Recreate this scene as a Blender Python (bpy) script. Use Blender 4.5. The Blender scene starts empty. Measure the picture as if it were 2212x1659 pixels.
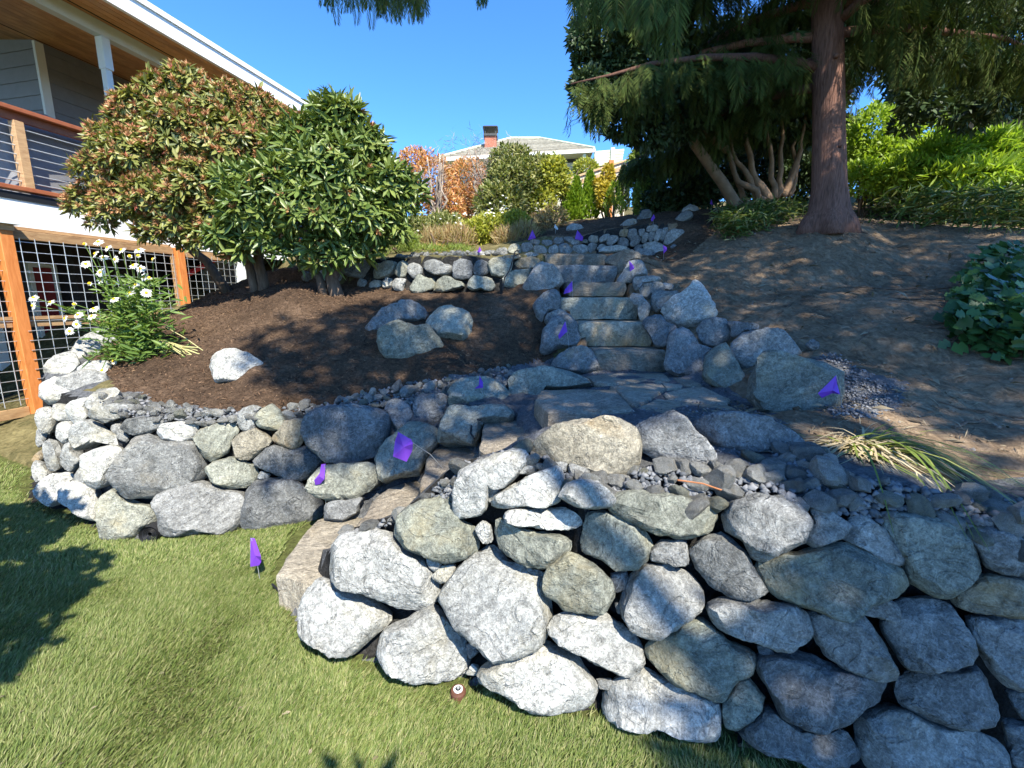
import bpy, bmesh, math, random
import numpy as np
from mathutils import Vector, Matrix, noise as mnoise, geometry as mgeo
from mathutils.bvhtree import BVHTree

random.seed(7); RNG = np.random.default_rng(11)
scene = bpy.context.scene
COL = scene.collection

# ------------------------------------------------------------------ camera
EYE = Vector((0.0, 0.0, 1.6))
F, CX, CY = 980.0, 1106.0, 829.5          # photograph measured at 2212 x 1659
PITCH = math.radians(10.52)
SP, CP = math.sin(PITCH), math.cos(PITCH)
cam = bpy.data.cameras.new("camera"); camo = bpy.data.objects.new("camera", cam)
COL.objects.link(camo); scene.camera = camo
camo.location = EYE; camo.rotation_euler = (math.pi / 2 - PITCH, 0, 0)
cam.sensor_width = 36; cam.lens = F / 2212 * 36; cam.clip_start = 0.05; cam.clip_end = 900

# ------------------------------------------------------------------ light
SUN = Vector((0.269, -0.596, 0.757)).normalized()      # direction towards the sun
SUN_EL = math.asin(SUN.z); SUN_AZ = math.atan2(SUN.x, SUN.y)
world = bpy.data.worlds.new("World"); scene.world = world; world.use_nodes = True
wn = world.node_tree; bg = wn.nodes["Background"]
sky = wn.nodes.new("ShaderNodeTexSky"); sky.sky_type = 'NISHITA'; sky.sun_disc = False
sky.sun_elevation = SUN_EL; sky.sun_rotation = SUN_AZ
sky.altitude = 3000; sky.air_density = 1.0; sky.dust_density = 0.3; sky.ozone_density = 8.0
hs = wn.nodes.new("ShaderNodeHueSaturation"); hs.inputs["Saturation"].default_value = 1.12
wn.links.new(sky.outputs[0], hs.inputs["Color"]); wn.links.new(hs.outputs[0], bg.inputs[0]); bg.inputs[1].default_value = 0.13
sl = bpy.data.lights.new("sun", 'SUN'); so = bpy.data.objects.new("sun", sl); COL.objects.link(so)
sl.energy = 3.3; sl.angle = math.radians(0.53); sl.color = (1.0, 0.94, 0.83)
so.rotation_euler = (-SUN).to_track_quat('-Z', 'Y').to_euler(); so.location = (3, -6, 12)
scene.view_settings.view_transform = 'Standard'; scene.view_settings.look = 'None'
scene.view_settings.gamma = 1; scene.view_settings.exposure = 1.82
scene.view_settings.use_curve_mapping = False

# ------------------------------------------------------------------ helpers: rays and objects
def ray(px, py):
    x = (px - CX) / F; y = (py - CY) / F
    return Vector((x, CP - y * SP, -(y * CP + SP)))
def at_z(px, py, z):
    d = ray(px, py); t = (z - EYE.z) / d.z
    return EYE + d * t
def at_y(px, py, Y):
    d = ray(px, py); return EYE + d * (Y / d.y)
def project(p):
    q = Vector(p) - EYE
    f = q.y * CP - q.z * SP; u = q.y * SP + q.z * CP
    if f < 0.05: return None
    return (CX + F * q.x / f, CY - F * u / f)

def tag(o, label=None, cat=None, group=None, kind=None):
    if label: o['label'] = label
    if cat: o['category'] = cat
    if group: o['group'] = group
    if kind: o['kind'] = kind
    return o
def empty(name, loc, label, cat, group=None):
    o = bpy.data.objects.new(name, None); COL.objects.link(o); o.location = loc
    o.empty_display_size = 0.1
    return tag(o, label, cat, group)
def link(name, me, mat=None, parent=None, loc=None):
    o = bpy.data.objects.new(name, me); COL.objects.link(o)
    if mat is not None and len(me.materials) == 0: me.materials.append(mat)
    if parent is not None:
        o.parent = parent
    if loc is not None: o.location = loc
    return o
def np_mesh(name, V, Fc, mats=None, smooth=False, midx=None):
    """fast mesh from arrays; Fc is (n,3) or (n,4)"""
    V = np.asarray(V, dtype=np.float32); Fc = np.asarray(Fc, dtype=np.int32)
    me = bpy.data.meshes.new(name); k = Fc.shape[1]
    me.vertices.add(len(V)); me.vertices.foreach_set("co", V.ravel())
    me.loops.add(len(Fc) * k); me.loops.foreach_set("vertex_index", Fc.ravel())
    me.polygons.add(len(Fc))
    me.polygons.foreach_set("loop_start", np.arange(0, len(Fc) * k, k, dtype=np.int32))
    if midx is not None: me.polygons.foreach_set("material_index", np.asarray(midx, dtype=np.int32))
    me.update(calc_edges=True)
    if smooth: me.polygons.foreach_set("use_smooth", np.ones(len(Fc), dtype=bool))
    for m in (mats or []): me.materials.append(m)
    return me

class MB:
    """collects simple solids and links them as ONE mesh object"""
    def __init__(s): s.v = []; s.f = []
    def add(s, v, f):
        n = len(s.v); s.v += [tuple(p) for p in v]; s.f += [tuple(i + n for i in q) for q in f]
    def box8(s, p):
        s.add(p, [(0,3,2,1),(4,5,6,7),(0,1,5,4),(1,2,6,5),(2,3,7,6),(3,0,4,7)])
    def box(s, x0, x1, y0, y1, z0, z1, M=None):
        p = [Vector(q) for q in ((x0,y0,z0),(x1,y0,z0),(x1,y1,z0),(x0,y1,z0),(x0,y0,z1),(x1,y0,z1),(x1,y1,z1),(x0,y1,z1))]
        if M: p = [M @ q for q in p]
        s.box8(p)
    def tube(s, pts, rad, n=8, cap=True):
        pts = [Vector(p) for p in pts]
        if not hasattr(rad, '__len__'): rad = [rad] * len(pts)
        ring = []; base = len(s.v); prev = None
        for i, p in enumerate(pts):
            t = (pts[min(i+1, len(pts)-1)] - pts[max(i-1, 0)]).normalized()
            if prev is None:
                a = t.orthogonal().normalized()
            else:
                a = (prev - t * prev.dot(t))
                a = a.normalized() if a.length > 1e-6 else t.orthogonal().normalized()
            prev = a; b = t.cross(a)
            for k in range(n):
                w = 2 * math.pi * k / n
                s.v.append(tuple(p + (a * math.cos(w) + b * math.sin(w)) * rad[i]))
        for i in range(len(pts) - 1):
            for k in range(n):
                k2 = (k + 1) % n
                s.f.append((base+i*n+k, base+i*n+k2, base+(i+1)*n+k2, base+(i+1)*n+k))
        if cap:
            s.f.append(tuple(base + k for k in reversed(range(n))))
            s.f.append(tuple(base + (len(pts)-1)*n + k for k in range(n)))
    def build(s, name, mat, parent=None, smooth=False, loc=None, bevel=0):
        me = bpy.data.meshes.new(name)
        off = Vector(loc) if loc is not None else Vector((0,0,0))
        if parent is not None and loc is None: off = parent.matrix_basis.translation.copy() if parent.parent is None else (parent.location + parent.parent.location)
        me.from_pydata([tuple(Vector(p) - off) for p in s.v], [], s.f); me.update()
        if bevel:
            bm = bmesh.new(); bm.from_mesh(me)
            bmesh.ops.bevel(bm, geom=bm.edges[:], offset=bevel, segments=1, affect='EDGES', clamp_overlap=True)
            bm.to_mesh(me); bm.free()
        if smooth:
            me.polygons.foreach_set("use_smooth", [True] * len(me.polygons))
        o = bpy.data.objects.new(name, me); COL.objects.link(o); me.materials.append(mat)
        if parent is not None: o.parent = parent
        elif loc is not None: o.location = off
        return o

# ------------------------------------------------------------------ materials
def nd(t, typ, loc=None, **kw):
    n = t.nodes.new(typ)
    for k, v in kw.items(): setattr(n, k, v)
    return n
def new_mat(name, rough=0.8, spec=0.3):
    m = bpy.data.materials.new(name); m.use_nodes = True
    b = m.node_tree.nodes["Principled BSDF"]
    b.inputs["Roughness"].default_value = rough
    b.inputs["Specular IOR Level"].default_value = spec
    return m, m.node_tree, b
def ramp(t, stops):
    r = t.nodes.new("ShaderNodeValToRGB"); e = r.color_ramp.elements
    while len(e) < len(stops): e.new(0.5)
    for x, (p, c) in zip(e, stops): x.position = p; x.color = (*c, 1)
    return r
def noise_node(t, coord, scale, detail=4, rough=0.55, dist=0.0):
    n = t.nodes.new("ShaderNodeTexNoise"); n.inputs["Scale"].default_value = scale
    n.inputs["Detail"].default_value = detail; n.inputs["Roughness"].default_value = rough
    n.inputs["Distortion"].default_value = dist
    t.links.new(coord, n.inputs["Vector"]); return n
def mixc(t, a, b, fac, mode='MIX'):
    n = t.nodes.new("ShaderNodeMix"); n.data_type = 'RGBA'; n.blend_type = mode
    for s, v in ((0, fac), (6, a), (7, b)):
        if isinstance(v, (int, float)): n.inputs[s].default_value = v
        elif isinstance(v, tuple): n.inputs[s].default_value = (*v, 1)
        else: t.links.new(v, n.inputs[s])
    return n.outputs[2]
def bump(t, b, h, strength, dist=0.01, prev=None):
    n = t.nodes.new("ShaderNodeBump"); n.inputs["Strength"].default_value = strength
    n.inputs["Distance"].default_value = dist
    t.links.new(h, n.inputs["Height"])
    if prev is not None: t.links.new(prev, n.inputs["Normal"])
    t.links.new(n.outputs[0], b.inputs["Normal"]); return n.outputs[0]
def mapr(t, val, a, b, c, d):
    n = t.nodes.new("ShaderNodeMapRange"); n.clamp = True
    for i, v in enumerate((a, b, c, d)): n.inputs[i + 1].default_value = v
    t.links.new(val, n.inputs[0]); return n.outputs[0]

def stone_mat(name, cols, vein=(0.5, 0.52, 0.53), veinamt=0.55, stain=None, stainamt=0.0, sheet=(1, 1, 1), gain=1.0):
    m, t, b = new_mat(name, 0.85, 0.25)
    tc = nd(t, "ShaderNodeTexCoord"); oi = nd(t, "ShaderNodeObjectInfo")
    mp = nd(t, "ShaderNodeVectorMath", operation='MULTIPLY_ADD')
    t.links.new(oi.outputs["Random"], mp.inputs[0]); mp.inputs[1].default_value = (37, 91, 53)
    t.links.new(tc.outputs["Object"], mp.inputs[2]); P = mp.outputs[0]
    ms = nd(t, "ShaderNodeVectorMath", operation='MULTIPLY'); t.links.new(P, ms.inputs[0]); ms.inputs[1].default_value = sheet
    Q = ms.outputs[0]
    # foliation direction differs from stone to stone
    rv = nd(t, "ShaderNodeVectorRotate"); rv.rotation_type = 'EULER_XYZ'; t.links.new(P, rv.inputs["Vector"])
    rs = nd(t, "ShaderNodeVectorMath", operation='SCALE'); rs.inputs[0].default_value = (5.0, 9.0, 7.0); t.links.new(oi.outputs["Random"], rs.inputs["Scale"]); t.links.new(rs.outputs[0], rv.inputs["Rotation"])
    sv = nd(t, "ShaderNodeVectorMath", operation='MULTIPLY'); t.links.new(rv.outputs[0], sv.inputs[0]); sv.inputs[1].default_value = (0.28, 1.0, 1.0); ST = sv.outputs[0]
    big = noise_node(t, Q, 5.0, 6, 0.6, 0.6)
    fine = noise_node(t, Q, 38.0, 6, 0.7, 0.8)
    grain = noise_node(t, P, 160.0, 3, 0.7)
    r1 = ramp(t, [(0.0, cols[0]), (0.5, cols[1]), (1.0, cols[2])])
    add = nd(t, "ShaderNodeMath", operation='ADD'); 
    mb = mapr(t, big.outputs[0], 0.3, 0.7, -0.28, 0.28); t.links.new(mb, add.inputs[0]); t.links.new(oi.outputs["Random"], add.inputs[1])
    t.links.new(add.outputs[0], r1.inputs[0])
    # dark and light mottling
    spk2 = noise_node(t, Q, 75.0, 8, 0.75, 1.2); streak = noise_node(t, ST, 26.0, 6, 0.68, 0.6)
    mot = mapr(t, fine.outputs[0], 0.36, 0.66, 0.72, 1.25)
    mot2 = mapr(t, spk2.outputs[0], 0.42, 0.58, 0.70, 1.22); mot3 = mapr(t, streak.outputs[0], 0.40, 0.62, 0.74, 1.16)
    mu1 = nd(t, "ShaderNodeMath", operation='MULTIPLY'); t.links.new(mot, mu1.inputs[0]); t.links.new(mot2, mu1.inputs[1])
    mu2 = nd(t, "ShaderNodeMath", operation='MULTIPLY'); t.links.new(mu1.outputs[0], mu2.inputs[0]); t.links.new(mot3, mu2.inputs[1])
    mm = nd(t, "ShaderNodeVectorMath", operation='SCALE'); t.links.new(r1.outputs[0], mm.inputs[0]); t.links.new(mu2.outputs[0], mm.inputs["Scale"])
    c = mm.outputs[0]
    # dark cracks along the bedding
    cn = noise_node(t, Q, 4.2, 3, 0.5, 2.2)
    cb = nd(t, "ShaderNodeMath", operation='SUBTRACT'); t.links.new(cn.outputs[0], cb.inputs[0]); cb.inputs[1].default_value = 0.46
    cb2 = nd(t, "ShaderNodeMath", operation='ABSOLUTE'); t.links.new(cb.outputs[0], cb2.inputs[0])
    cmask = mapr(t, cb2.outputs[0], 0.0, 0.006, 0.22, 0.0)
    c = mixc(t, c, (0.07, 0.07, 0.068), cmask)
    pt = noise_node(t, P, 2.4, 3, 0.5, 0.4)
    ps = nd(t, "ShaderNodeVectorMath", operation='SCALE'); t.links.new(c, ps.inputs[0]); t.links.new(mapr(t, pt.outputs[0], 0.35, 0.65, 0.78, 1.18), ps.inputs["Scale"]); c = ps.outputs[0]
    # thin pale veins
    vn = noise_node(t, Q, 9.0, 5, 0.62, 1.4)
    ab = nd(t, "ShaderNodeMath", operation='SUBTRACT'); t.links.new(vn.outputs[0], ab.inputs[0]); ab.inputs[1].default_value = 0.5
    ab2 = nd(t, "ShaderNodeMath", operation='ABSOLUTE'); t.links.new(ab.outputs[0], ab2.inputs[0])
    vmask = mapr(t, ab2.outputs[0], 0.0, 0.022, veinamt * 0.6, 0.0)
    c = mixc(t, c, vein, vmask)
    spk = mapr(t, fine.outputs[0], 0.6, 0.74, 0.0, veinamt * 0.8)
    c = mixc(t, c, vein, spk)
    if stain:
        sn = noise_node(t, P, 3.2, 4, 0.6, 0.5)
        c = mixc(t, c, stain, mapr(t, sn.outputs[0], 0.52, 0.68, 0.0, stainamt))
    g = mapr(t, grain.outputs[0], 0.3, 0.7, 0.82 * gain, 1.18 * gain)
    sc = nd(t, "ShaderNodeVectorMath", operation='SCALE'); t.links.new(c, sc.inputs[0]); t.links.new(g, sc.inputs["Scale"])
    t.links.new(sc.outputs[0], b.inputs["Base Color"])
    n0 = bump(t, b, big.outputs[0], 0.9, 0.03)
    n1 = bump(t, b, mapr(t, cb2.outputs[0], 0.0, 0.02, 0.0, 1.0), 0.6, 0.012, n0)
    n15 = bump(t, b, streak.outputs[0], 0.8, 0.014, n1)
    n2 = bump(t, b, fine.outputs[0], 0.9, 0.010, n15)
    bump(t, b, grain.outputs[0], 0.35, 0.003, n2)
    return m

def leaf_mat(name, cols, transl=0.25, rough=0.45, spec=0.4, island=True):
    m, t, b = new_mat(name, rough, spec)
    g = nd(t, "ShaderNodeNewGeometry")
    r = ramp(t, [(i / max(1, len(cols) - 1), c) for i, c in enumerate(cols)])
    t.links.new(g.outputs["Random Per Island"], r.inputs[0])
    t.links.new(r.outputs[0], b.inputs["Base Color"])
    tr = nd(t, "ShaderNodeBsdfTranslucent"); br = nd(t, "ShaderNodeVectorMath", operation='MULTIPLY')
    t.links.new(r.outputs[0], br.inputs[0]); br.inputs[1].default_value = (1.5, 1.5, 0.7)
    t.links.new(br.outputs[0], tr.inputs[0])
    mx = nd(t, "ShaderNodeMixShader"); mx.inputs[0].default_value = transl
    out = [n for n in t.nodes if n.type == 'OUTPUT_MATERIAL'][0]
    t.links.new(b.outputs[0], mx.inputs[1]); t.links.new(tr.outputs[0], mx.inputs[2]); t.links.new(mx.outputs[0], out.inputs[0])
    return m

def plain_mat(name, col, rough=0.6, spec=0.3, var=0.12, scale=6.0, bumpk=0.15, metal=0.0, stretch=(1, 1, 1)):
    m, t, b = new_mat(name, rough, spec); b.inputs["Metallic"].default_value = metal
    tc = nd(t, "ShaderNodeTexCoord"); ms = nd(t, "ShaderNodeVectorMath", operation='MULTIPLY')
    t.links.new(tc.outputs["Object"], ms.inputs[0]); ms.inputs[1].default_value = stretch
    n = noise_node(t, ms.outputs[0], scale, 5, 0.6, 0.3)
    oi = nd(t, "ShaderNodeObjectInfo")
    k = mapr(t, n.outputs[0], 0.3, 0.7, 1 - var, 1 + var)
    k2 = mapr(t, oi.outputs["Random"], 0, 1, 1 - var * 0.7, 1 + var * 0.7)
    mu = nd(t, "ShaderNodeMath", operation='MULTIPLY'); t.links.new(k, mu.inputs[0]); t.links.new(k2, mu.inputs[1])
    sc = nd(t, "ShaderNodeVectorMath", operation='SCALE'); sc.inputs[0].default_value = col; t.links.new(mu.outputs[0], sc.inputs["Scale"])
    t.links.new(sc.outputs[0], b.inputs["Base Color"])
    if bumpk: bump(t, b, n.outputs[0], bumpk, 0.01)
    return m
def wood_mat(name, c0, c1, axis_stretch, rough=0.55, scale=8):
    m, t, b = new_mat(name, rough, 0.35)
    tc = nd(t, "ShaderNodeTexCoord"); ms = nd(t, "ShaderNodeVectorMath", operation='MULTIPLY')
    t.links.new(tc.outputs["Object"], ms.inputs[0]); ms.inputs[1].default_value = axis_stretch
    oi = nd(t, "ShaderNodeObjectInfo"); ad = nd(t, "ShaderNodeVectorMath", operation='MULTIPLY_ADD')
    t.links.new(oi.outputs["Random"], ad.inputs[0]); ad.inputs[1].default_value = (13, 29, 17); t.links.new(ms.outputs[0], ad.inputs[2])
    n = noise_node(t, ad.outputs[0], scale, 6, 0.65, 1.2)
    r = ramp(t, [(0.32, c0), (0.68, c1)]); t.links.new(n.outputs[0], r.inputs[0])
    k2 = mapr(t, oi.outputs["Random"], 0, 1, 0.82, 1.15)
    sc = nd(t, "ShaderNodeVectorMath", operation='SCALE'); t.links.new(r.outputs[0], sc.inputs[0]); t.links.new(k2, sc.inputs["Scale"])
    t.links.new(sc.outputs[0], b.inputs["Base Color"]); bump(t, b, n.outputs[0], 0.3, 0.006)
    return m

def ground_mat(name, c0, c1, c2, scale, fib=(1, 1, 1), bk=0.8):
    m, t, b = new_mat(name, 0.95, 0.1)
    tc = nd(t, "ShaderNodeTexCoord"); P = tc.outputs["Object"]
    ms = nd(t, "ShaderNodeVectorMath", operation='MULTIPLY'); t.links.new(P, ms.inputs[0]); ms.inputs[1].default_value = fib
    a = noise_node(t, P, 1.6, 5, 0.6); f = noise_node(t, ms.outputs[0], scale, 6, 0.7, 1.0); g = noise_node(t, P, scale * 3.1, 4, 0.7, 0.4)
    r = ramp(t, [(0.3, c0), (0.52, c1), (0.74, c2)])
    ad = nd(t, "ShaderNodeMath", operation='MULTIPLY_ADD'); t.links.new(a.outputs[0], ad.inputs[0]); ad.inputs[1].default_value = 0.7
    fm = nd(t, "ShaderNodeMath", operation='MULTIPLY_ADD'); t.links.new(f.outputs[0], fm.inputs[0]); fm.inputs[1].default_value = 0.9; fm.inputs[2].default_value = -0.3
    t.links.new(fm.outputs[0], ad.inputs[2]); t.links.new(ad.outputs[0], r.inputs[0])
    k = mapr(t, g.outputs[0], 0.3, 0.7, 0.7, 1.3)
    sc = nd(t, "ShaderNodeVectorMath", operation='SCALE'); t.links.new(r.outputs[0], sc.inputs[0]); t.links.new(k, sc.inputs["Scale"])
    t.links.new(sc.outputs[0], b.inputs["Base Color"])
    n1 = bump(t, b, f.outputs[0], bk, 0.03); bump(t, b, g.outputs[0], bk, 0.012, n1)
    return m

M = {}
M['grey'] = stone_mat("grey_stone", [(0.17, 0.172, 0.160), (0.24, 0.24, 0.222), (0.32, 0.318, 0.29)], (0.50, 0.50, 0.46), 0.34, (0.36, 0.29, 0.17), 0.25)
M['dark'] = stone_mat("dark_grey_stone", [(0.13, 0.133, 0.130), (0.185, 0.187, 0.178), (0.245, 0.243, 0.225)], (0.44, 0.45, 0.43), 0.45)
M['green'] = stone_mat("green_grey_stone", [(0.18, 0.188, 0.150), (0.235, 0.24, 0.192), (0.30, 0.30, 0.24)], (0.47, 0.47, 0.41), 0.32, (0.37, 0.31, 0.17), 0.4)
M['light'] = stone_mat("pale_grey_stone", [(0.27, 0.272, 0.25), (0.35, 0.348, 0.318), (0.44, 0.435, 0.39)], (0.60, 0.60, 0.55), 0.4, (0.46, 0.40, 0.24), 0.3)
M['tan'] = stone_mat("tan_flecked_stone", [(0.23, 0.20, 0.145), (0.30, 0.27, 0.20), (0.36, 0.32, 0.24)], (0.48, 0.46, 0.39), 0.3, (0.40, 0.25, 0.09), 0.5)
M['slab'] = stone_mat("brown_grey_slab_stone", [(0.22, 0.185, 0.14), (0.28, 0.24, 0.18), (0.34, 0.29, 0.22)], (0.40, 0.39, 0.34), 0.28, (0.34, 0.24, 0.12), 0.35, (1, 1, 4))
M['flag'] = stone_mat("sandy_flagstone", [(0.29, 0.255, 0.19), (0.355, 0.31, 0.235), (0.42, 0.37, 0.285)], (0.46, 0.44, 0.38), 0.2, (0.36, 0.28, 0.16), 0.3, (1, 3, 1))
M['mulch'] = ground_mat("bark_mulch", (0.040, 0.026, 0.017), (0.10, 0.064, 0.040), (0.19, 0.125, 0.08), 22, (1, 1, 2), 1.0)
M['dirt'] = ground_mat("dry_dirt", (0.10, 0.068, 0.042), (0.20, 0.142, 0.088), (0.32, 0.235, 0.15), 11, (1.6, 0.8, 1), 0.8)
M['gravel'] = ground_mat("crushed_gravel", (0.07, 0.075, 0.08), (0.16, 0.165, 0.17), (0.3, 0.3, 0.3), 40, (1, 1, 1), 1.0)
M['hill'] = ground_mat("dry_grass_ground", (0.05, 0.05, 0.02), (0.13, 0.11, 0.05), (0.2, 0.17, 0.08), 9)
M['soil'] = ground_mat("lawn_soil", (0.05, 0.05, 0.02), (0.10, 0.115, 0.035), (0.15, 0.16, 0.055), 16)
M['core'] = ground_mat("shaded_gap_fill", (0.015, 0.015, 0.014), (0.035, 0.034, 0.032), (0.07, 0.068, 0.065), 30)  # darker than the gravel: shade of the stone gaps put into the colour
M['chip'] = leaf_mat("mulch_chip", [(0.035, 0.02, 0.013), (0.09, 0.052, 0.03), (0.15, 0.088, 0.052), (0.26, 0.17, 0.10)], 0.0, 0.9, 0.1)
M['straw'] = leaf_mat("dry_litter", [(0.10, 0.075, 0.045), (0.2, 0.16, 0.10), (0.3, 0.25, 0.16), (0.06, 0.045, 0.03)], 0.05, 0.8, 0.2)
M['grass'] = leaf_mat("lawn_grass", [(0.070, 0.105, 0.022), (0.115, 0.16, 0.036), (0.16, 0.21, 0.052), (0.23, 0.255, 0.085), (0.32, 0.30, 0.15)], 0.25, 0.55, 0.25)
M['white'] = plain_mat("white_paint", (0.80, 0.81, 0.80), 0.5, 0.3, 0.03, 4, 0.05)
M['purple'] = leaf_mat("purple_plastic_film", [(0.24, 0.07, 0.66), (0.29, 0.10, 0.72)], 0.45, 0.35, 0.4)
M['wire'] = plain_mat("galvanised_wire", (0.55, 0.57, 0.56), 0.35, 0.5, 0.1, 20, 0, 0.6)
M['black'] = plain_mat("black_plastic", (0.015, 0.015, 0.016), 0.45, 0.4, 0.2, 20, 0.1)
# ------------------------------------------------------------------ terrain
def interp_y(poly, X):
    if X <= poly[0][0]: return poly[0][1]
    for (x0, y0), (x1, y1) in zip(poly, poly[1:]):
        if x0 <= X <= x1 and x1 > x0: return y0 + (y1 - y0) * (X - x0) / (x1 - x0)
    return poly[-1][1]
BATTER = 0.25
def on_wall(px, py, base):
    """point where the ray meets the battered face that stands on the base line"""
    d = ray(px, py); lo, hi = 0.5, 12.0
    f = lambda t: (EYE.y + d.y * t) - (interp_y(base, EYE.x + d.x * t) + BATTER * max(0.0, EYE.z + d.z * t))
    for _ in range(60):
        mid = (lo + hi) / 2
        if f(mid) > 0: hi = mid
        else: lo = mid
    return EYE + d * lo

W1B = [at_z(x, y, 0) for x, y in [(655,1392),(720,1408),(800,1430),(910,1455),(1010,1465),(1045,1480),(1160,1515),(1290,1530),(1400,1562),(1545,1592),(1690,1640),(1900,1690),(2212,1760)]]
W1B += [Vector((2.6, .98, 0)), Vector((4.5, .8, 0))]
w1b2 = [(p.x, p.y) for p in W1B]
W2B = [at_z(x, y, 0) for x, y in [(52,1080),(100,1098),(150,1118),(225,1150),(300,1160),(400,1152),(520,1138),(620,1125),(700,1112),(780,1092)]]
w2b2 = [(p.x, p.y) for p in W2B] + [(-0.4, 3.36), (0.6, 3.45)]
WRAPB = [Vector(p) for p in ((-5.25, 6.6, .9), (-5.05, 5.5, .35), (-4.75, 4.6, .1), (-4.45, 3.95, 0))]
WRAPT = [Vector(p) for p in ((-5.0, 6.6, 1.4), (-4.80, 5.5, 1.27), (-4.48, 4.62, 1.15), (-4.12, 3.88, 1.0))]
pts, edges = [], []
def chain(L, closed=False):
    n = len(pts)
    for p in L: pts.append(Vector(p))
    for i in range(len(L) - 1): edges.append((n + i, n + i + 1))
def addp(*L):
    for p in L: pts.append(Vector(p))
chain([Vector((12, .6, 0))] + W1B[::-1])
chain(WRAPB + W2B)
w1t = [on_wall(x, y, w1b2) for x, y in [(705,1185),(745,1150),(862,1108),(975,1000),(1080,975),(1150,985),(1230,1030),(1330,1065),(1450,1072),(1560,1088),(1650,1068),(1750,1090),(1830,1110),(1900,1122),(2050,1128),(2212,1165)]]
chain(w1t + [Vector((2.8, 1.25, .9)), Vector((4.6, 1.05, .95)), Vector((12, 1.0, 1.1))])
w2t = [on_wall(x, y, w2b2) for x, y in [(100,860),(160,862),(235,880),(330,902),(430,908),(520,892),(600,882),(700,882),(850,878),(960,845),(1050,838),(1100,850)]]
chain(WRAPT + w2t)
# rubble behind the near wall, edge and floor of the landing
addp(*[at_z(x, y, z) for x, y, z in [(1250,1042,.90),(1400,1032,.90),(1540,1030,.92),(1680,1000,.95),(1760,1000,.97),(1900,1060,.94),(2060,1080,.94),(2212,1100,.95)]])
addp(*[at_z(x, y, .97) for x, y in [(1180,928),(1380,925),(1510,898),(1740,930)]])
addp(*[at_z(x, y, .93) for x, y in [(1262,806),(1440,808),(1620,882),(1540,852),(1300,900),(1450,850)]])
addp(*[at_z(x, y, 0) for x, y in [(575,1250),(620,1170),(668,1115),(735,1100)]])
addp(*[at_z(x, y, z) for x, y, z in [(800,1165,.15),(885,1110,.34),(985,1035,.53),(1110,965,.72)]])
# lower flight: flat treads
for k, (x, y) in enumerate([(690,1180),(850,1090),(960,1030),(1090,945)]):
    addp(at_z(x, y, .19 * (k + 1) - .02))
# upper flight
STEPS = []
for n, (xl, xr, y, e) in enumerate([(1285,1445,758,-.1107),(1247,1404,696,-.0478),(1212,1378,643,.005),(1222,1356,610,.0372),(1192,1330,573,.073),(1172,1308,548,.0969)]):
    Y = 4.14 + n * .32; z = 1.6 + e * Y
    a = at_y(xl, y, Y); b = at_y(xr, y, Y)
    STEPS.append((a.x, b.x, Y, z)); addp((a.x, Y + .16, z), (b.x, Y + .16, z))
addp((STEPS[0][0], 4.1, .95), (STEPS[0][1], 4.1, .95))
# right hand dirt slope
addp(*[at_y(*q) for q in [(1450,600,5.3),(1560,690,4.2),(1545,655,4.55),(1740,745,3.4),(1830,800,2.9),(1820,900,2.2),(1950,850,2.6),(2212,900,2.3),(2212,700,3.0),(2212,500,6.0),
    (1900,480,5.9),(1785,476,5.65),(1640,500,6.0),(1540,490,6.6),(1700,620,4.6),(2000,620,4.3),(2000,800,2.9),(1450,560,6.0),(1480,520,6.4),(1960,960,1.95)]])
# third wall base and top, bed above it
chain([at_y(x, y, Y) for x, y, Y in [(1040,553,7.0),(1150,552,7.0),(1300,550,6.9),(1400,548,6.8),(1445,535,6.6),(1475,505,6.6)]])
chain([at_y(x, y, Y) for x, y, Y in [(1035,546,7.12),(1100,526,7.1),(1170,514,7.1),(1260,507,7.05),(1330,494,6.95),(1400,484,6.9),(1470,485,6.75)]])
addp(*[at_y(*q) for q in [(1400,462,8.5),(1260,476,9.0),(1200,505,7.9),(1510,452,7.6),(1040,535,7.5),(900,540,7.6),(780,552,7.4)]])
# second wall (mid left)
chain([at_y(x, y, Y) for x, y, Y in [(560,612,7.0),(650,612,6.2),(745,614,5.7),(860,630,5.3),(1000,632,5.15),(1090,624,5.15),(1130,604,5.3)]])
chain([at_y(x, y, Y) for x, y, Y in [(560,588,7.1),(650,580,6.3),(745,568,5.82),(860,562,5.42),(1000,556,5.27),(1100,552,5.27),(1175,549,5.7)]])
addp(*[at_y(*q) for q in [(900,548,6.2),(800,558,6.7),(1040,549,6.3)]])
# mulch bed
chain([at_z(*q) for q in [(275,850,.88),(330,868,.84),(450,882,.82),(560,885,.82),(700,868,.87),(850,833,.94),(1000,810,.99),(1090,792,1.01),(1175,778,1.03)]])
addp(*[at_y(*q) for q in [(390,682,5.5),(500,650,5.7),(720,640,5.2),(627,646,4.95),(565,620,5.7),(640,720,4.2),(900,720,4.3),(1100,700,4.5),(420,780,3.9),(300,800,3.9),(260,765,4.4),(1000,660,4.9),(560,690,4.6)]])
addp((-5.6, 7.5, 1.45), (-4.9, 7.6, 1.6), (-4.4, 9.0, 1.9), (-4.6, 12, 2.4))
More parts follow.
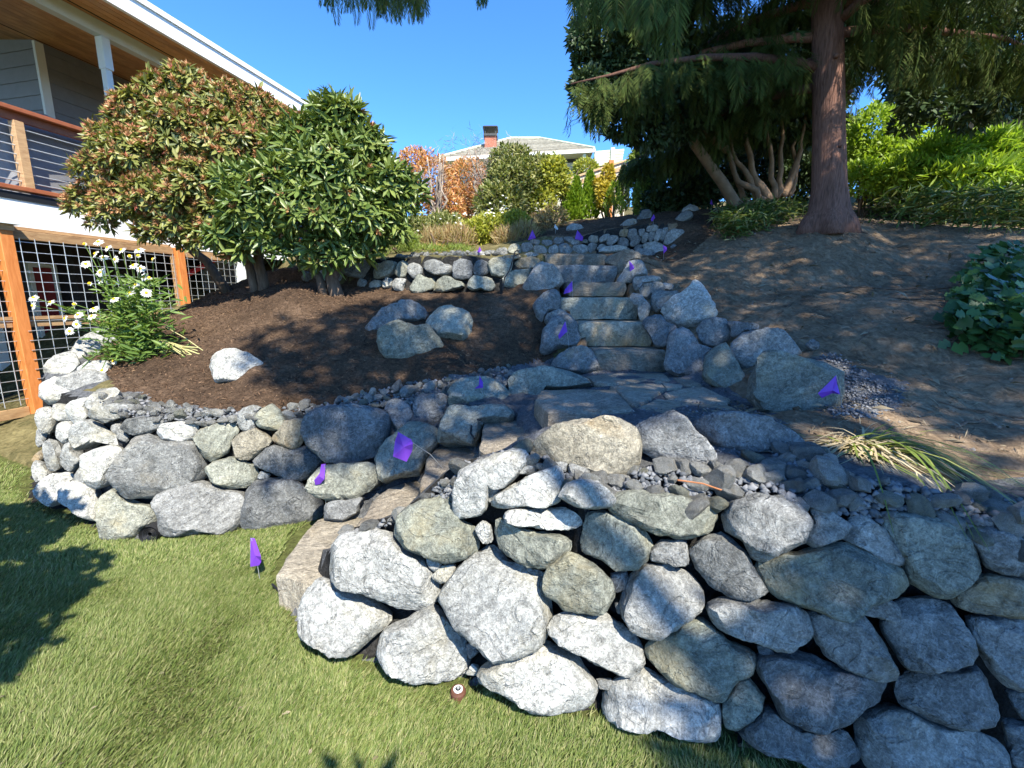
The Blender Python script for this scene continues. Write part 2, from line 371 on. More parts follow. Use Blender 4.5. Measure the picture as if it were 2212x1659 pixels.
# far ground
addp((-4, 10, 2.9), (-4, 13, 3.6), (0, 10, 3.15), (0, 13, 3.7), (3, 11, 3.5), (3, 13.5, 3.9), (-8, 16, 3.4), (0, 17, 4.3), (5, 9, 3.15), (8, 8, 3.3), (8, 13, 4.4), (10, 3, 2.0), (7, 1.6, 1.35), (6, 4, 2.1),
     (7.5, 6, 2.9), (12, 6, 3.2), (14, 13, 4.8), (-6.6, 8.0, 1.4), (-7, 12, 2.4), (-14, 9, 1.5), (-14, 16, 3.0), (-14, 30, 6.3), (0, 24, 5.9), (0, 34, 7.6), (16, 24, 6.6), (16, 34, 8.4), (25, 8, 4), (25, 34, 8.5), (25, 1, 1.3), (-14, 6.2, .5))
addp((-14, 4.4, 0), (-6.6, 5.0, 0), (-6.4, 6.6, .3))
P2 = [Vector((p.x, p.y)) for p in pts]
res = mgeo.delaunay_2d_cdt(P2, edges, [], 0, 1e-4)
tv = []
orig = res[3]
for i, q in enumerate(res[0]):
    src = orig[i]
    if src: z = pts[src[0]].z
    else: z = None
    tv.append([q.x, q.y, z])
for v in tv:
    if v[2] is None:
        d = sorted(((p.x - v[0]) ** 2 + (p.y - v[1]) ** 2, p.z) for p in pts)[:2]
        v[2] = (d[0][1] + d[1][1]) / 2
TINF = [tuple(f) for f in res[2]]
# lawn apron
n0 = len(tv)
BVH = BVHTree.FromPolygons([tuple(v) for v in tv] + [(-30, -20, -.002), (30, -20, -.002), (30, 4.4, -.002), (-30, 4.4, -.002)], TINF + [(n0, n0 + 1, n0 + 2, n0 + 3)])
def ground_z(x, y):
    h = BVH.ray_cast(Vector((x, y, 40)), Vector((0, 0, -1)))
    return h[0].z if h[0] is not None else 0.0
def hit(px, py):
    d = ray(px, py).normalized(); h = BVH.ray_cast(EYE, d)
    if h[0] is None: return at_y(px, py, 8), Vector((0, -1, 0))
    n = h[1] if h[1].dot(d) < 0 else -h[1]
    return h[0], n
def inpoly(x, y, poly):
    c = False; j = len(poly) - 1
    for i in range(len(poly)):
        xi, yi = poly[i]; xj, yj = poly[j]
        if (yi > y) != (yj > y) and x < (xj - xi) * (y - yi) / (yj - yi) + xi: c = not c
        j = i
    return c
def flat(pxl):      # pixel outline -> ground plan outline on the terrain
    return [tuple(hit(x, y)[0].xy) for x, y in pxl]

MULCH = [tuple(at_z(*q).xy) for q in [(255,835,.92),(330,868,.84),(450,882,.82),(560,885,.82),(700,868,.87),(850,833,.94),(1000,810,.99),(1090,792,1.01),(1185,778,1.03)]] + \
        [(STEPS[1][0] - .02, 4.5), (STEPS[3][0] - .02, 5.2), (-1.0, 5.25), (-2.1, 5.75), (-3.2, 7.0), (-4.9, 8.5), (-5.3, 6.6), (-4.5, 4.7)]
UPBED = [tuple(at_y(x, y, Y).xy) for x, y, Y in [(1100,526,7.15),(1260,507,7.1),(1400,484,6.95),(1470,485,6.75),(1400,548,6.7),(1400,560,5.9),(1480,540,5.9),(1560,500,6.6),(1560,440,8.2),(1400,455,9.0),(1280,472,9.3),(1180,505,8.2)]]
LANDING = [tuple(at_z(x, y, .93).xy) for x, y in [(1240,800),(1450,800),(1560,840),(1700,930),(1760,1000),(1500,1060),(1250,1050),(1000,1030)]]
RUB1 = [tuple(p.xy) for p in w1t[4:]] + [(2.9, 1.2), (2.6, 1.75)] + [tuple(at_z(x, y, .95).xy) for x, y in [(1990,1020),(1800,960),(1700,960),(1380,1000),(1230,1000)]]
RUB2 = [tuple(p.xy) for p in w2t] + [tuple(at_z(*q).xy) for q in [(1175,778,1.03),(1090,792,1.01),(1000,810,.99),(850,833,.94),(700,868,.87),(560,885,.82),(450,882,.82),(330,868,.84),(255,835,.92)]]
GRAVEL_R = flat([(1720,800),(1800,760),(1880,810),(1960,830),(1900,910),(1800,900)])

gx = np.arange(-7.2, 7.0, .04); gy = np.arange(.4, 11.0, .04)
Z = np.zeros((len(gy), len(gx)), dtype=np.float32)
for j, y in enumerate(gy):
    for i, x in enumerate(gx): Z[j, i] = ground_z(float(x), float(y))
# pull the soil back from behind the stacked faces so that the stones carry the relief
Zm = Z.copy(); Zx = Z.copy(); R_ = 2
for dj in range(-R_, R_ + 1):
    for di in range(-R_, R_ + 1):
        if dj * dj + di * di > R_ * R_ + 1: continue
        s = np.roll(np.roll(Z, dj, 0), di, 1); Zm = np.minimum(Zm, s); Zx = np.maximum(Zx, s)
steep = np.clip(((Zx - Zm) - .28) / .12, 0, 1)
ZV = Z * (1 - steep) + Zm * steep
for j, y in enumerate(gy):
    for i, x in enumerate(gx):
        if Z[j, i] > .03:
            v = Vector((float(x), float(y), 0))
            ZV[j, i] += .030 * mnoise.noise(v * 2.3) + .022 * mnoise.noise(v * 7.0) + .010 * mnoise.noise(v * 17.0)
        else:
            ZV[j, i] = -.03
# bed of the lower flight lies under its slabs
NOTCH = [tuple(at_z(x, y, 0).xy) for x, y in [(520,1300),(640,1085),(800,1080),(720,1190),(620,1310)]]
LOWFL = [tuple(at_z(x, y, z).xy) for x, y, z in [(560,1300,0),(690,1100,0),(770,1092,.1),(900,1000,.4),(960,950,.55),(1100,905,.75),(1180,935,.9),(1160,1010,.75),(1030,1040,.55),(930,1130,.3),(800,1200,.12),(700,1290,0)]]
for j, y in enumerate(gy):
    for i, x in enumerate(gx):
        if STEPS[5][0] - .05 < x < STEPS[0][1] + .05 and 4.12 < y < 6.3:
            n = min(5, max(0, int((y - 4.14) / .32)))
            if STEPS[n][0] - .03 < x < STEPS[n][1] + .03: ZV[j, i] = min(ZV[j, i], STEPS[n][3] - .32)
        if inpoly(float(x), float(y), LOWFL): ZV[j, i] = max(-.03, ZV[j, i] - .17) if ZV[j, i] > .30 else -.03
        if inpoly(float(x), float(y), NOTCH): ZV[j, i] = -.03
# small raked heap at the top of the bark bed
hp = hit(627, 655)[0]
for j, y in enumerate(gy):
    for i, x in enumerate(gx):
        r2 = ((x - hp.x) / .42) ** 2 + ((y - hp.y) / .25) ** 2
        if r2 < 6: ZV[j, i] += .13 * math.exp(-r2)
regions = {'wall_fill': [], 'mulch_bed': [], 'dirt_slope': [], 'gravel_bed': [], 'garden_ground': []}
ny, nx = Z.shape
for j in range(ny - 1):
    for i in range(nx - 1):
        if max(Z[j, i], Z[j+1, i], Z[j, i+1], Z[j+1, i+1]) < .02: continue
        x = gx[i] + .02 + .05 * mnoise.noise(Vector((gx[i] * 3, gy[j] * 3, 1))); y = gy[j] + .02 + .05 * mnoise.noise(Vector((gx[i] * 3, gy[j] * 3, 5)))
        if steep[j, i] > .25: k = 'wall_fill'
        elif inpoly(x, y, RUB1) or inpoly(x, y, RUB2) or inpoly(x, y, LANDING) or inpoly(x, y, GRAVEL_R): k = 'gravel_bed'
        elif inpoly(x, y, LOWFL): k = 'gravel_bed'
        elif inpoly(x, y, MULCH) or inpoly(x, y, UPBED): k = 'mulch_bed'
        elif (x < .6 and y < 4.3 and x > -2.6) or (x < -3.4 and y < 7.0 and Z[j, i] > .3): k = 'gravel_bed'
        elif x > .6 and y < 9: k = 'dirt_slope'
        else: k = 'garden_ground'
        regions[k].append((j * nx + i, j * nx + i + 1, (j + 1) * nx + i + 1, (j + 1) * nx + i))
XX, YY = np.meshgrid(gx, gy); GV = np.stack([XX, YY, ZV], -1).reshape(-1, 3)
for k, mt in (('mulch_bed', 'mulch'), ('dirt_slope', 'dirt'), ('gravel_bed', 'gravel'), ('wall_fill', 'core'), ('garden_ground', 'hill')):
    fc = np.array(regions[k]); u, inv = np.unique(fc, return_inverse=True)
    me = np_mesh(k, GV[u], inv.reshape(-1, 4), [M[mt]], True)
    tag(link(k, me), kind='structure')
# hillside beyond the modelled grid and the lawn sheet
hv, hf = [], []
mapv = {}
far = []
for f in TINF:
    c = [sum(tv[i][k] for i in f) / len(f) for k in range(3)]
    far.append(f)
me = bpy.data.meshes.new("hillside")
me.from_pydata([(v[0], v[1], v[2] - (.14 if (-7.1 < v[0] < 6.9 and .4 < v[1] < 10.9) else .05)) for v in tv], [], far); me.update()
bm = bmesh.new(); bm.from_mesh(me)
kill = [f for f in bm.faces if all(abs(v.co.z) < .16 for v in f.verts) or all(-7.1 < v.co.x < 6.9 and .4 < v.co.y < 10.9 for v in f.verts)]
bmesh.ops.delete(bm, geom=kill, context='FACES'); bm.to_mesh(me); bm.free()
tag(link("hillside", me, M['hill']), kind='structure')
lw = MB(); lw.v = [(-400, -400, -.01), (400, -400, -.01), (400, 400, -.01), (-400, 400, -.01)]; lw.f = [(0, 1, 2, 3)]
tag(lw.build("lawn", M['soil']), kind='structure')
def fill(x, y):
    i = int((x - gx[0]) / .04); j = int((y - gy[0]) / .04)
    return max(float(ZV[j, i]), float(Z[j, i]) - .04)
def surf(x, y):
    i = int((x - gx[0]) / .04); j = int((y - gy[0]) / .04)
    if 0 <= i < nx and 0 <= j < ny: return max(0.0, float(ZV[j, i]))
    return ground_z(x, y)
# ------------------------------------------------------------------ stones
# outlines of the stones, read off the photograph in enlarged crops: name -> (x offset, y offset, scale)
CROP = {'full': (0, 0, 1), '11': (737.33, 553, 1/3), '12': (737.33, 1106, 1/3), '22': (1474.67, 1106, 1/3), '21': (1474.67, 553, 1/3), '01': (0, 553, 1/3),
        'B': (713.2, 493.7, .1984), 'C': (1097.2, 411.5, .3459), 'D': (1371.5, 576, .3459), 'E': (54.9, 822.9, .3459),
        'F': (438.9, 795.5, .3459), 'G': (822.9, 795.5, .3459), 'H': (1316.7, 877.8, .5188)}
def cv(c, L):
    ox, oy, s = CROP[c]; return [(ox + x * s, oy + y * s) for x, y in L]

def pick(w):
    return random.choices(['grey', 'dark', 'green', 'light', 'tan'], w)[0]

def stone_mesh(poly, n, ctr, front=.42, back=.75, seg=36, rings=11, rough=1.0, facets=6, box=.26, seed=0):
    """solid stone whose outline seen along n is poly (3D points in the plane through ctr)"""
    rnd = random.Random(seed)
    w = n.normalized(); u = w.cross(Vector((0, 0, 1)))
    u = u.normalized() if u.length > 1e-3 else Vector((1, 0, 0)); v = w.cross(u) * -1
    P = [((p - ctr).dot(u), (p - ctr).dot(v)) for p in poly]
    m = len(P); R = sum(math.hypot(*p) for p in P) / m
    prof = []
    for j in range(seg):
        th = 2 * math.pi * j / seg; c, s = math.cos(th), math.sin(th); best = 0
        for i in range(m):
            x0, y0 = P[i]; x1, y1 = P[(i + 1) % m]; ex, ey = x1 - x0, y1 - y0
            det = c * (-ey) + s * ex
            if abs(det) < 1e-9: continue
            t = (x0 * (-ey) + y0 * ex) / det; k = (c * y0 - s * x0) / det
            if t > 0 and -1e-6 <= k <= 1 + 1e-6: best = max(best, t)
        prof.append(best if best > 0 else R * .8)
    prof = [(prof[j-1] + 7 * prof[j] + prof[(j+1) % seg]) / 9 for j in range(seg)]
    df, db = R * front, R * back
    V = []; rows = rings
    for i in range(1, rows):
        ph = math.pi / 2 - math.pi * i / rows
        lat = max(0, math.cos(ph)) ** box; dep = math.copysign(abs(math.sin(ph)) ** .66, ph) * (df if ph > 0 else db)
        for j in range(seg):
            th = 2 * math.pi * j / seg; V.append(Vector((prof[j] * lat * math.cos(th), prof[j] * lat * math.sin(th), dep)))
    V.append(Vector((0, 0, df))); V.append(Vector((0, 0, -db)))
    # broken faces: the body is what is left between side planes (the outline) and a few tilted front planes
    A = np.array([tuple(p) for p in V]); dirs = A / (np.linalg.norm(A, axis=1, keepdims=True) + 1e-9)
    th_ = np.arctan2(A[:, 1], A[:, 0]); dl = np.hypot(dirs[:, 0], dirs[:, 1]); dz = dirs[:, 2]
    fi = (th_ / (2 * math.pi) % 1) * seg; i0 = np.floor(fi).astype(int) % seg; fr_ = fi - np.floor(fi); pa = np.array(prof)
    pr_ = pa[i0] * (1 - fr_) + pa[(i0 + 1) % seg] * fr_
    p1, p2, p3 = (rnd.uniform(0, 6.3) for _ in range(3))
    s1 = .20 + .14 * np.sin(th_ * 2 + p1) + .12 * np.sin(th_ * 3 + p2); s2 = .3 + .12 * np.sin(th_ * 2 + p3)
    side = pr_ / np.maximum(1e-4, dl + np.where(dz > 0, np.maximum(s1, .02) * dz, -s2 * dz))
    a = rnd.uniform(0, 6.3); tl = rnd.uniform(.05, .38); nn = Vector((math.cos(a) * tl, math.sin(a) * tl, 1)).normalized()
    NN, LL = [tuple(nn), (0, 0, -1)], [df * rnd.uniform(.8, 1.0), db]
    NN, LL = np.array(NN), np.array(LL)
    def radial(NN, LL, pw):
        dn = dirs @ NN.T; rr = np.where(dn > 1e-4, LL[None] / np.maximum(dn, 1e-4), 1e9); rr = np.hstack([rr, side[:, None]])
        mn = rr.min(1, keepdims=True); return (mn[:, 0] * ((rr / mn) ** -pw).sum(1) ** (-1 / pw))
    A = dirs * radial(NN, LL, 40)[:, None]
    for k in range(facets):
        a = rnd.uniform(0, 2 * math.pi); ww = rnd.uniform(.52, .93); q = math.sqrt(1 - ww * ww)
        nn = np.array((math.cos(a) * q, math.sin(a) * q, ww)); mx = (A @ nn).max()
        NN = np.vstack([NN, nn]); LL = np.append(LL, mx * (rnd.uniform(.70, .92) if ww > .7 else rnd.uniform(.82, .95)))
    A = dirs * radial(NN, LL, rnd.uniform(22, 50))[:, None]
    V = [Vector(p) for p in A]
    off = Vector((rnd.uniform(-50, 50), rnd.uniform(-50, 50), rnd.uniform(-50, 50)))
    bed = Vector((rnd.gauss(0, .6), rnd.gauss(0, .6), rnd.gauss(0, .5))).normalized(); lg = rnd.choice((0, .02, .035, .045)); lf = rnd.uniform(1.6, 3.2)
    out = []
    fr = 1.0 / max(R, .04)
    for p in V:
        q = p * fr + off
        d = .03 * mnoise.noise(q * 1.6) + .025 * mnoise.noise(q * 3.6) + .048 * (abs(mnoise.noise(q * 4.2)) - .25) + .018 * mnoise.noise(q * 13)
        st = q.dot(bed) * lf + .5 * mnoise.noise(q * 1.3); d += lg * ((st - math.floor(st)) - .5) * (1 if mnoise.noise(q * .9) > -.15 else .2)
        l = p.length or 1
        out.append(u * 1 * (p.x + p.x / l * d * R * rough) + v * (p.y + p.y / l * d * R * rough) + w * (p.z + p.z / l * d * R * rough))
    Fq = []
    for i in range(rows - 2):
        for j in range(seg):
            j2 = (j + 1) % seg; Fq.append((i*seg+j, (i+1)*seg+j, (i+1)*seg+j2, i*seg+j2))
    a, b = len(out) - 2, len(out) - 1
    for j in range(seg):
        Fq.append((a, j, (j + 1) % seg)); Fq.append((b, (rows-2)*seg + (j+1) % seg, (rows-2)*seg + j))
    return out, Fq, R
STONE_N = [0]; GROW = 1.07
def stone(name, pix, parent=None, mat='grey', depth=None, blend=.45, front=.45, back=.8, plane=None, facets=6, box=.26, rough=1.0, normal=None, shift=0.0, near=0.0):
    """pix: outline in photograph pixels; the stone is placed where its centre meets the terrain / wall face"""
    STONE_N[0] += 1
    cx = sum(p[0] for p in pix) / len(pix); cy = sum(p[1] for p in pix) / len(pix)
    pix = [(cx + (p[0] - cx) * GROW, cy + (p[1] - cy) * GROW) for p in pix]
    if depth is not None:
        c = at_y(cx, cy, depth); n = Vector((0, -1, .25))
    elif plane is not None:
        c = at_z(cx, cy, plane); n = Vector((0, -.3, 1))
    else:
        c, n = hit(cx, cy)
    if normal is not None: n = Vector(normal)
    toc = (EYE - c).normalized(); c = c + toc * near
    nn = (n.normalized() * (1 - blend) + toc * blend).normalized()
    poly = []
    for p in pix:
        d = ray(*p); dn = d.dot(nn)
        t = (c - EYE).dot(nn) / dn if abs(dn) > 1e-6 else 1
        poly.append(EYE + d * t)
    ext = max(p[0] for p in pix) - min(p[0] for p in pix)
    seg = 56 if ext > 90 else (36 if ext > 45 else 22); rings = 22 if ext > 90 else (15 if ext > 45 else 10)
    V, Fc, R = stone_mesh(poly, nn, c, front, back, seg, rings, rough, facets, box, STONE_N[0] * 13 + 5)
    c2 = c - nn * (R * shift)
    me = bpy.data.meshes.new(name); me.from_pydata([tuple(p) for p in V], [], Fc); me.update()
    me.polygons.foreach_set("use_smooth", [True] * len(me.polygons))
    me.set_sharp_from_angle(angle=math.radians(26))
    me.materials.append(M[mat])
    o = bpy.data.objects.new(name, me); COL.objects.link(o)
    if parent is not None:
        o.parent = parent; o.location = c2 - parent.location
    else: o.location = c2
    return o

# --- near wall
near_wall = empty("stone_retaining_wall", W1B[7], "near dry-stacked rock wall rising from the lawn at the front right", "retaining wall", "dry-stacked rock walls")
NEAR = [
 ('full', [(852,1150),(865,1110),(905,1085),(960,1072),(975,1090),(1000,1125),(1025,1140),(1037,1185),(1000,1205),(960,1212),(925,1200),(870,1180)], 'green'),
 ('full', [(703,1230),(715,1180),(745,1155),(800,1145),(850,1155),(860,1175),(915,1205),(935,1235),(952,1270),(945,1300),(900,1320),(850,1305),(790,1275),(735,1260)], 'light'),
 ('full', [(650,1340),(655,1290),(690,1245),(735,1270),(790,1290),(845,1330),(840,1345),(800,1375),(765,1408),(720,1402),(680,1396),(652,1375)], 'light'),
 ('12', [(250,900),(300,750),(430,700),(600,600),(650,660),(700,720),(780,800),(820,920),(850,980),(800,1075),(650,1080),(480,1080),(300,1010)], 'light'),
 ('12', [(540,290),(600,300),(650,330),(640,370),(600,390),(560,340)], 'light'),
 ('12', [(580,420),(650,350),(740,335),(740,380),(700,450),(640,465)], 'light'),
 ('12', [(650,540),(690,480),(740,390),(840,300),(960,220),(1000,240),(1080,320),(1200,370),(1335,380),(1310,480),(1350,600),(1345,700),(1300,830),(1120,910),(1050,950),(960,910),(870,830),(760,740),(690,620)], 'light'),
 ('12', [(865,110),(910,55),(965,80),(985,195),(930,200),(880,150)], 'light'),
 ('12', [(975,110),(1010,50),(1060,40),(1130,90),(1260,130),(1380,140),(1475,170),(1470,250),(1420,300),(1340,350),(1200,350),(1100,290),(1000,210)], 'green'),
 ('full', [(1092,1110),(1110,1098),(1170,1100),(1220,1095),(1262,1130),(1258,1142),(1190,1143),(1120,1135),(1096,1122)], 'light'),
 ('12', [(1545,250),(1570,130),(1600,10),(1700,0),(1850,30),(1940,90),(2020,210),(1990,300),(1920,360),(1780,350),(1650,290)], 'green'),
 ('12', [(1310,460),(1340,370),(1400,330),(1470,265),(1550,300),(1650,350),(1740,440),(1765,540),(1690,650),(1550,640),(1440,635),(1410,580),(1330,540)], 'green'),
 ('12', [(1340,760),(1370,690),(1500,645),(1700,655),(1800,720),(1900,800),(1945,860),(1930,1020),(1880,1060),(1780,1040),(1640,970),(1500,890),(1370,820)], 'light'),
 ('12', [(900,1050),(930,1000),(1060,950),(1120,920),(1300,840),(1420,880),(1520,940),(1600,1060),(1650,1100),(1620,1220),(1540,1280),(1380,1275),(1240,1270),(1120,1220),(1000,1150),(910,1100)], 'light'),
 ('full', [(1301,1526),(1304,1499),(1331,1469),(1371,1459),(1391,1443),(1437,1466),(1500,1490),(1548,1512),(1548,1595),(1480,1590),(1400,1566),(1308,1556)], 'light'),
 ('full', [(1342,1303),(1358,1251),(1394,1220),(1457,1225),(1488,1241),(1522,1277),(1519,1313),(1480,1345),(1420,1378),(1375,1360),(1350,1330)], 'grey'),
 ('full', [(1405,1189),(1426,1166),(1483,1166),(1488,1220),(1451,1220),(1405,1210)], 'dark'),
 ('full', [(1397,1406),(1400,1392),(1434,1370),(1475,1338),(1514,1333),(1541,1359),(1581,1392),(1615,1400),(1631,1423),(1621,1456),(1595,1463),(1568,1496),(1551,1508),(1508,1490),(1475,1480),(1440,1455),(1405,1420)], 'green'),
 ('22', [(260,1300),(265,1220),(300,1160),(360,1090),(420,1070),(470,1130),(530,1200),(500,1290),(420,1370),(330,1430),(280,1400)], 'green'),
 ('22', [(480,940),(560,910),(760,910),(860,950),(1000,1010),(1180,1060),(1320,1080),(1350,1160),(1280,1220),(1150,1280),(1070,1370),(960,1400),(870,1420),(760,1370),(640,1320),(600,1200),(540,1100),(490,1010)], 'dark'),
 ('22', [(165,600),(260,560),(400,560),(520,580),(700,600),(780,640),(830,760),(790,830),(740,860),(700,905),(600,890),(480,830),(380,810),(250,750),(190,690)], 'grey'),
 ('full', [(1490,1189),(1519,1163),(1560,1153),(1607,1189),(1628,1231),(1656,1277),(1623,1293),(1576,1288),(1535,1262),(1509,1231)], 'grey'),
 ('H', [(470,460),(520,390),(620,370),(700,385),(800,420),(840,490),(810,560),(740,600),(640,640),(590,620),(560,560),(490,520)], 'grey'),
 ('22', [(480,330),(620,290),(660,255),(700,280),(830,240),(1000,200),(1120,220),(1290,310),(1400,360),(1445,420),(1430,490),(1350,540),(1150,590),(1060,650),(950,650),(780,610),(640,560),(560,470),(500,390)], 'green'),
 ('H', [(800,560),(850,480),(830,410),(900,425),(1000,495),(970,550),(900,570),(850,585)], 'grey'),
 ('H', [(965,550),(1000,460),(1060,450),(1150,520),(1200,590),(1230,630),(1210,665),(1130,640),(1050,590)], 'grey'),
 ('22', [(1280,60),(1330,15),(1450,10),(1650,40),(1770,90),(1840,170),(1900,240),(1925,340),(1880,430),(1720,540),(1640,545),(1540,490),(1440,430),(1400,300)], 'green'),
 ('22', [(1080,640),(1150,590),(1330,560),(1390,600),(1410,680),(1390,705),(1280,690),(1180,660)], 'grey'),
 ('22', [(1720,580),(1800,500),(1880,410),(2000,400),(2212,430),(2330,470),(2330,690),(2212,690),(2050,665),(1850,630)], 'tan'),
 ('22', [(800,640),(950,660),(1130,650),(1200,720),(1300,850),(1360,980),(1380,1030),(1330,1065),(1210,1070),(1050,1010),(930,930),(870,830)], 'grey'),
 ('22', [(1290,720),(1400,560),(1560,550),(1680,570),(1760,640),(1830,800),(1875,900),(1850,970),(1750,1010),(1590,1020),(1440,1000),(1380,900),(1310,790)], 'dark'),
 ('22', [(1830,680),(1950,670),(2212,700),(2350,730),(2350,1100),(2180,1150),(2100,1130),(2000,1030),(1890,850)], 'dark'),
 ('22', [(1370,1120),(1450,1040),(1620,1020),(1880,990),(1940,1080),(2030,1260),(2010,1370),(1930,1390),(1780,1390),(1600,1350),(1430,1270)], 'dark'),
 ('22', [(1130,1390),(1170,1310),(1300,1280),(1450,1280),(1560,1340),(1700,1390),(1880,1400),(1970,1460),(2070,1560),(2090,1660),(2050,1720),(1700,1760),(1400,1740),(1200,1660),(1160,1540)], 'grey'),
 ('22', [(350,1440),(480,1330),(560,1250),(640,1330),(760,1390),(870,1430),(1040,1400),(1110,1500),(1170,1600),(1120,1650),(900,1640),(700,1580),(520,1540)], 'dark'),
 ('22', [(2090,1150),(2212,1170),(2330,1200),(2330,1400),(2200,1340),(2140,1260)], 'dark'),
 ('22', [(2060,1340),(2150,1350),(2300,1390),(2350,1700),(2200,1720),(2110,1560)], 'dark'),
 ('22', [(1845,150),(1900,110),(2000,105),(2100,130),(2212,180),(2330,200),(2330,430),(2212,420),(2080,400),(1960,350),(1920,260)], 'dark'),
 ('full', [(1316,1082),(1330,1066),(1370,1060),(1440,1066),(1500,1080),(1556,1098),(1554,1130),(1520,1152),(1475,1163),(1420,1150),(1360,1125),(1320,1105)], 'green'),
 ('G', [(455,900),(470,760),(500,640),(560,600),(700,550),(850,500),(900,520),(935,600),(870,640),(850,680),(780,740),(700,760),(640,810),(670,880),(600,920),(480,930)], 'light'),
 ('G', [(690,840),(720,790),(800,740),(900,690),(1000,640),(1080,610),(1120,640),(1140,700),(1110,830),(1020,865),(900,860),(780,870),(700,860)], 'light'),
 ('G', [(620,800),(680,740),(750,760),(690,840)], 'grey'),
 ('full', [(1208,1072),(1225,1045),(1260,1035),(1290,1040),(1325,1075),(1320,1092),(1280,1100),(1240,1092)], 'light'),
 ('G', [(1165,620),(1200,600),(1280,610),(1310,660),(1260,685),(1180,690)], 'grey'),
 ('G', [(855,660),(870,620),(940,605),(960,635),(900,660)], 'grey'),
 ('G', [(960,620),(975,590),(1040,600),(1050,625),(1000,635)], 'grey'),
 ('G', [(1060,600),(1120,585),(1165,600),(1150,650),(1100,620)], 'grey'),
 ('12', [(1740,400),(1860,380),(1850,500),(1770,520)], 'dark'),
 ('12', [(1770,590),(1830,580),(1840,660),(1790,660)], 'dark'),
 ('12', [(1650,1080),(1760,1080),(1740,1160),(1680,1140)], 'grey'),
 ('12', [(810,860),(880,830),(900,900),(830,960)], 'dark'),
 ('12', [(800,1050),(850,980),(890,1000),(880,1060)], 'light'),
 ('22', [(480,860),(560,870),(600,920),(500,930)], 'dark'),
]
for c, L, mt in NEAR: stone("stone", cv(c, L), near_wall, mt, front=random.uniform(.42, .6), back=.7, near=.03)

# --- stones that edge the landing
edge_wall = empty("stone_edging", at_z(1265, 1030, .88), "row of big shaded rocks edging the paved landing above the near wall", "stone edging")
for c, L, mt, z in [
 ('full', [(1143,970),(1165,950),(1205,918),(1260,908),(1330,912),(1370,930),(1382,960),(1375,1010),(1345,1035),(1290,1025),(1230,1005),(1160,1000)], 'tan', 0),
 ('H', [(105,90),(180,50),(260,20),(320,50),(360,110),(400,170),(440,215),(390,260),(330,290),(260,250),(180,210),(120,170)], 'dark', 0),
 ('H', [(350,70),(420,40),(560,35),(680,60),(760,110),(830,180),(790,210),(640,190),(530,205),(440,180),(370,110)], 'dark', 0)]:
    stone("stone", cv(c, L), edge_wall, mt, normal=(-.1, -.8, .5), front=.5, back=.6, near=.14)

# --- right side of the upper stair
right_wall = empty("stone_stair_wall", at_z(1500, 830, .95), "blue-grey boulders stacked along the right side of the upper stair and landing", "stair wall")
for c, L, mt in [
 ('21', [(430,920),(450,800),(500,700),(570,640),(750,680),(900,690),(1040,760),(1020,940),(960,1060),(840,1110),(740,1130),(650,1050),(520,1020)], 'green'),
 ('D', [(425,690),(440,560),(500,510),(570,480),(610,550),(650,620),(690,680),(690,780),(640,815),(560,780),(480,740)], 'green'),
 ('D', [(610,480),(680,420),(760,400),(900,405),(980,460),(1035,540),(1000,575),(900,560),(830,560),(760,640),(700,650),(650,620),(590,560)], 'grey'),
 ('D', [(380,400),(420,340),(490,320),(570,330),(600,400),(590,450),(500,500),(430,490),(395,440)], 'dark'),
 ('D', [(575,340),(680,350),(770,360),(770,400),(690,405),(630,440),(595,440),(600,390)], 'dark'),
 ('D', [(205,480),(230,400),(300,385),(360,420),(400,490),(490,510),(440,560),(430,660),(380,700),(280,690),(200,640)], 'dark'),
 ('D', [(175,270),(250,200),(340,130),(365,85),(420,110),(460,180),(500,250),(515,310),(440,330),(380,370),(290,370),(200,340)], 'light'),
 ('D', [(100,260),(115,160),(160,145),(285,155),(240,210),(180,270),(140,290)], 'grey'),
 ('D', [(45,350),(110,305),(170,300),(200,350),(265,370),(260,390),(215,420),(200,500),(130,500),(95,430)], 'dark'),
 ('D', [(30,150),(60,110),(160,95),(190,120),(180,150),(100,180),(80,205),(45,190)], 'grey'),
 ('D', [(0,150),(-20,100),(0,70),(60,60),(160,65),(175,95),(60,105),(25,150)], 'grey'),
 ('D', [(170,100),(240,110),(235,150),(180,145)], 'grey'),
 ('C', [(675,575),(730,500),(755,440),(830,435),(850,470),(878,530),(800,545),(765,580),(740,580)], 'grey'),
 ('C', [(605,440),(650,400),(770,380),(835,400),(830,440),(760,445),(740,490),(700,525),(675,520),(670,470),(610,460)], 'slab'),
 ('C', [(765,690),(770,635),(830,650),(890,720),(870,790),(820,825),(815,740)], 'light')]:
    stone("stone", cv(c, L), right_wall, mt, normal=(-.5, -.7, .4), front=.45, back=.6, near=.2)

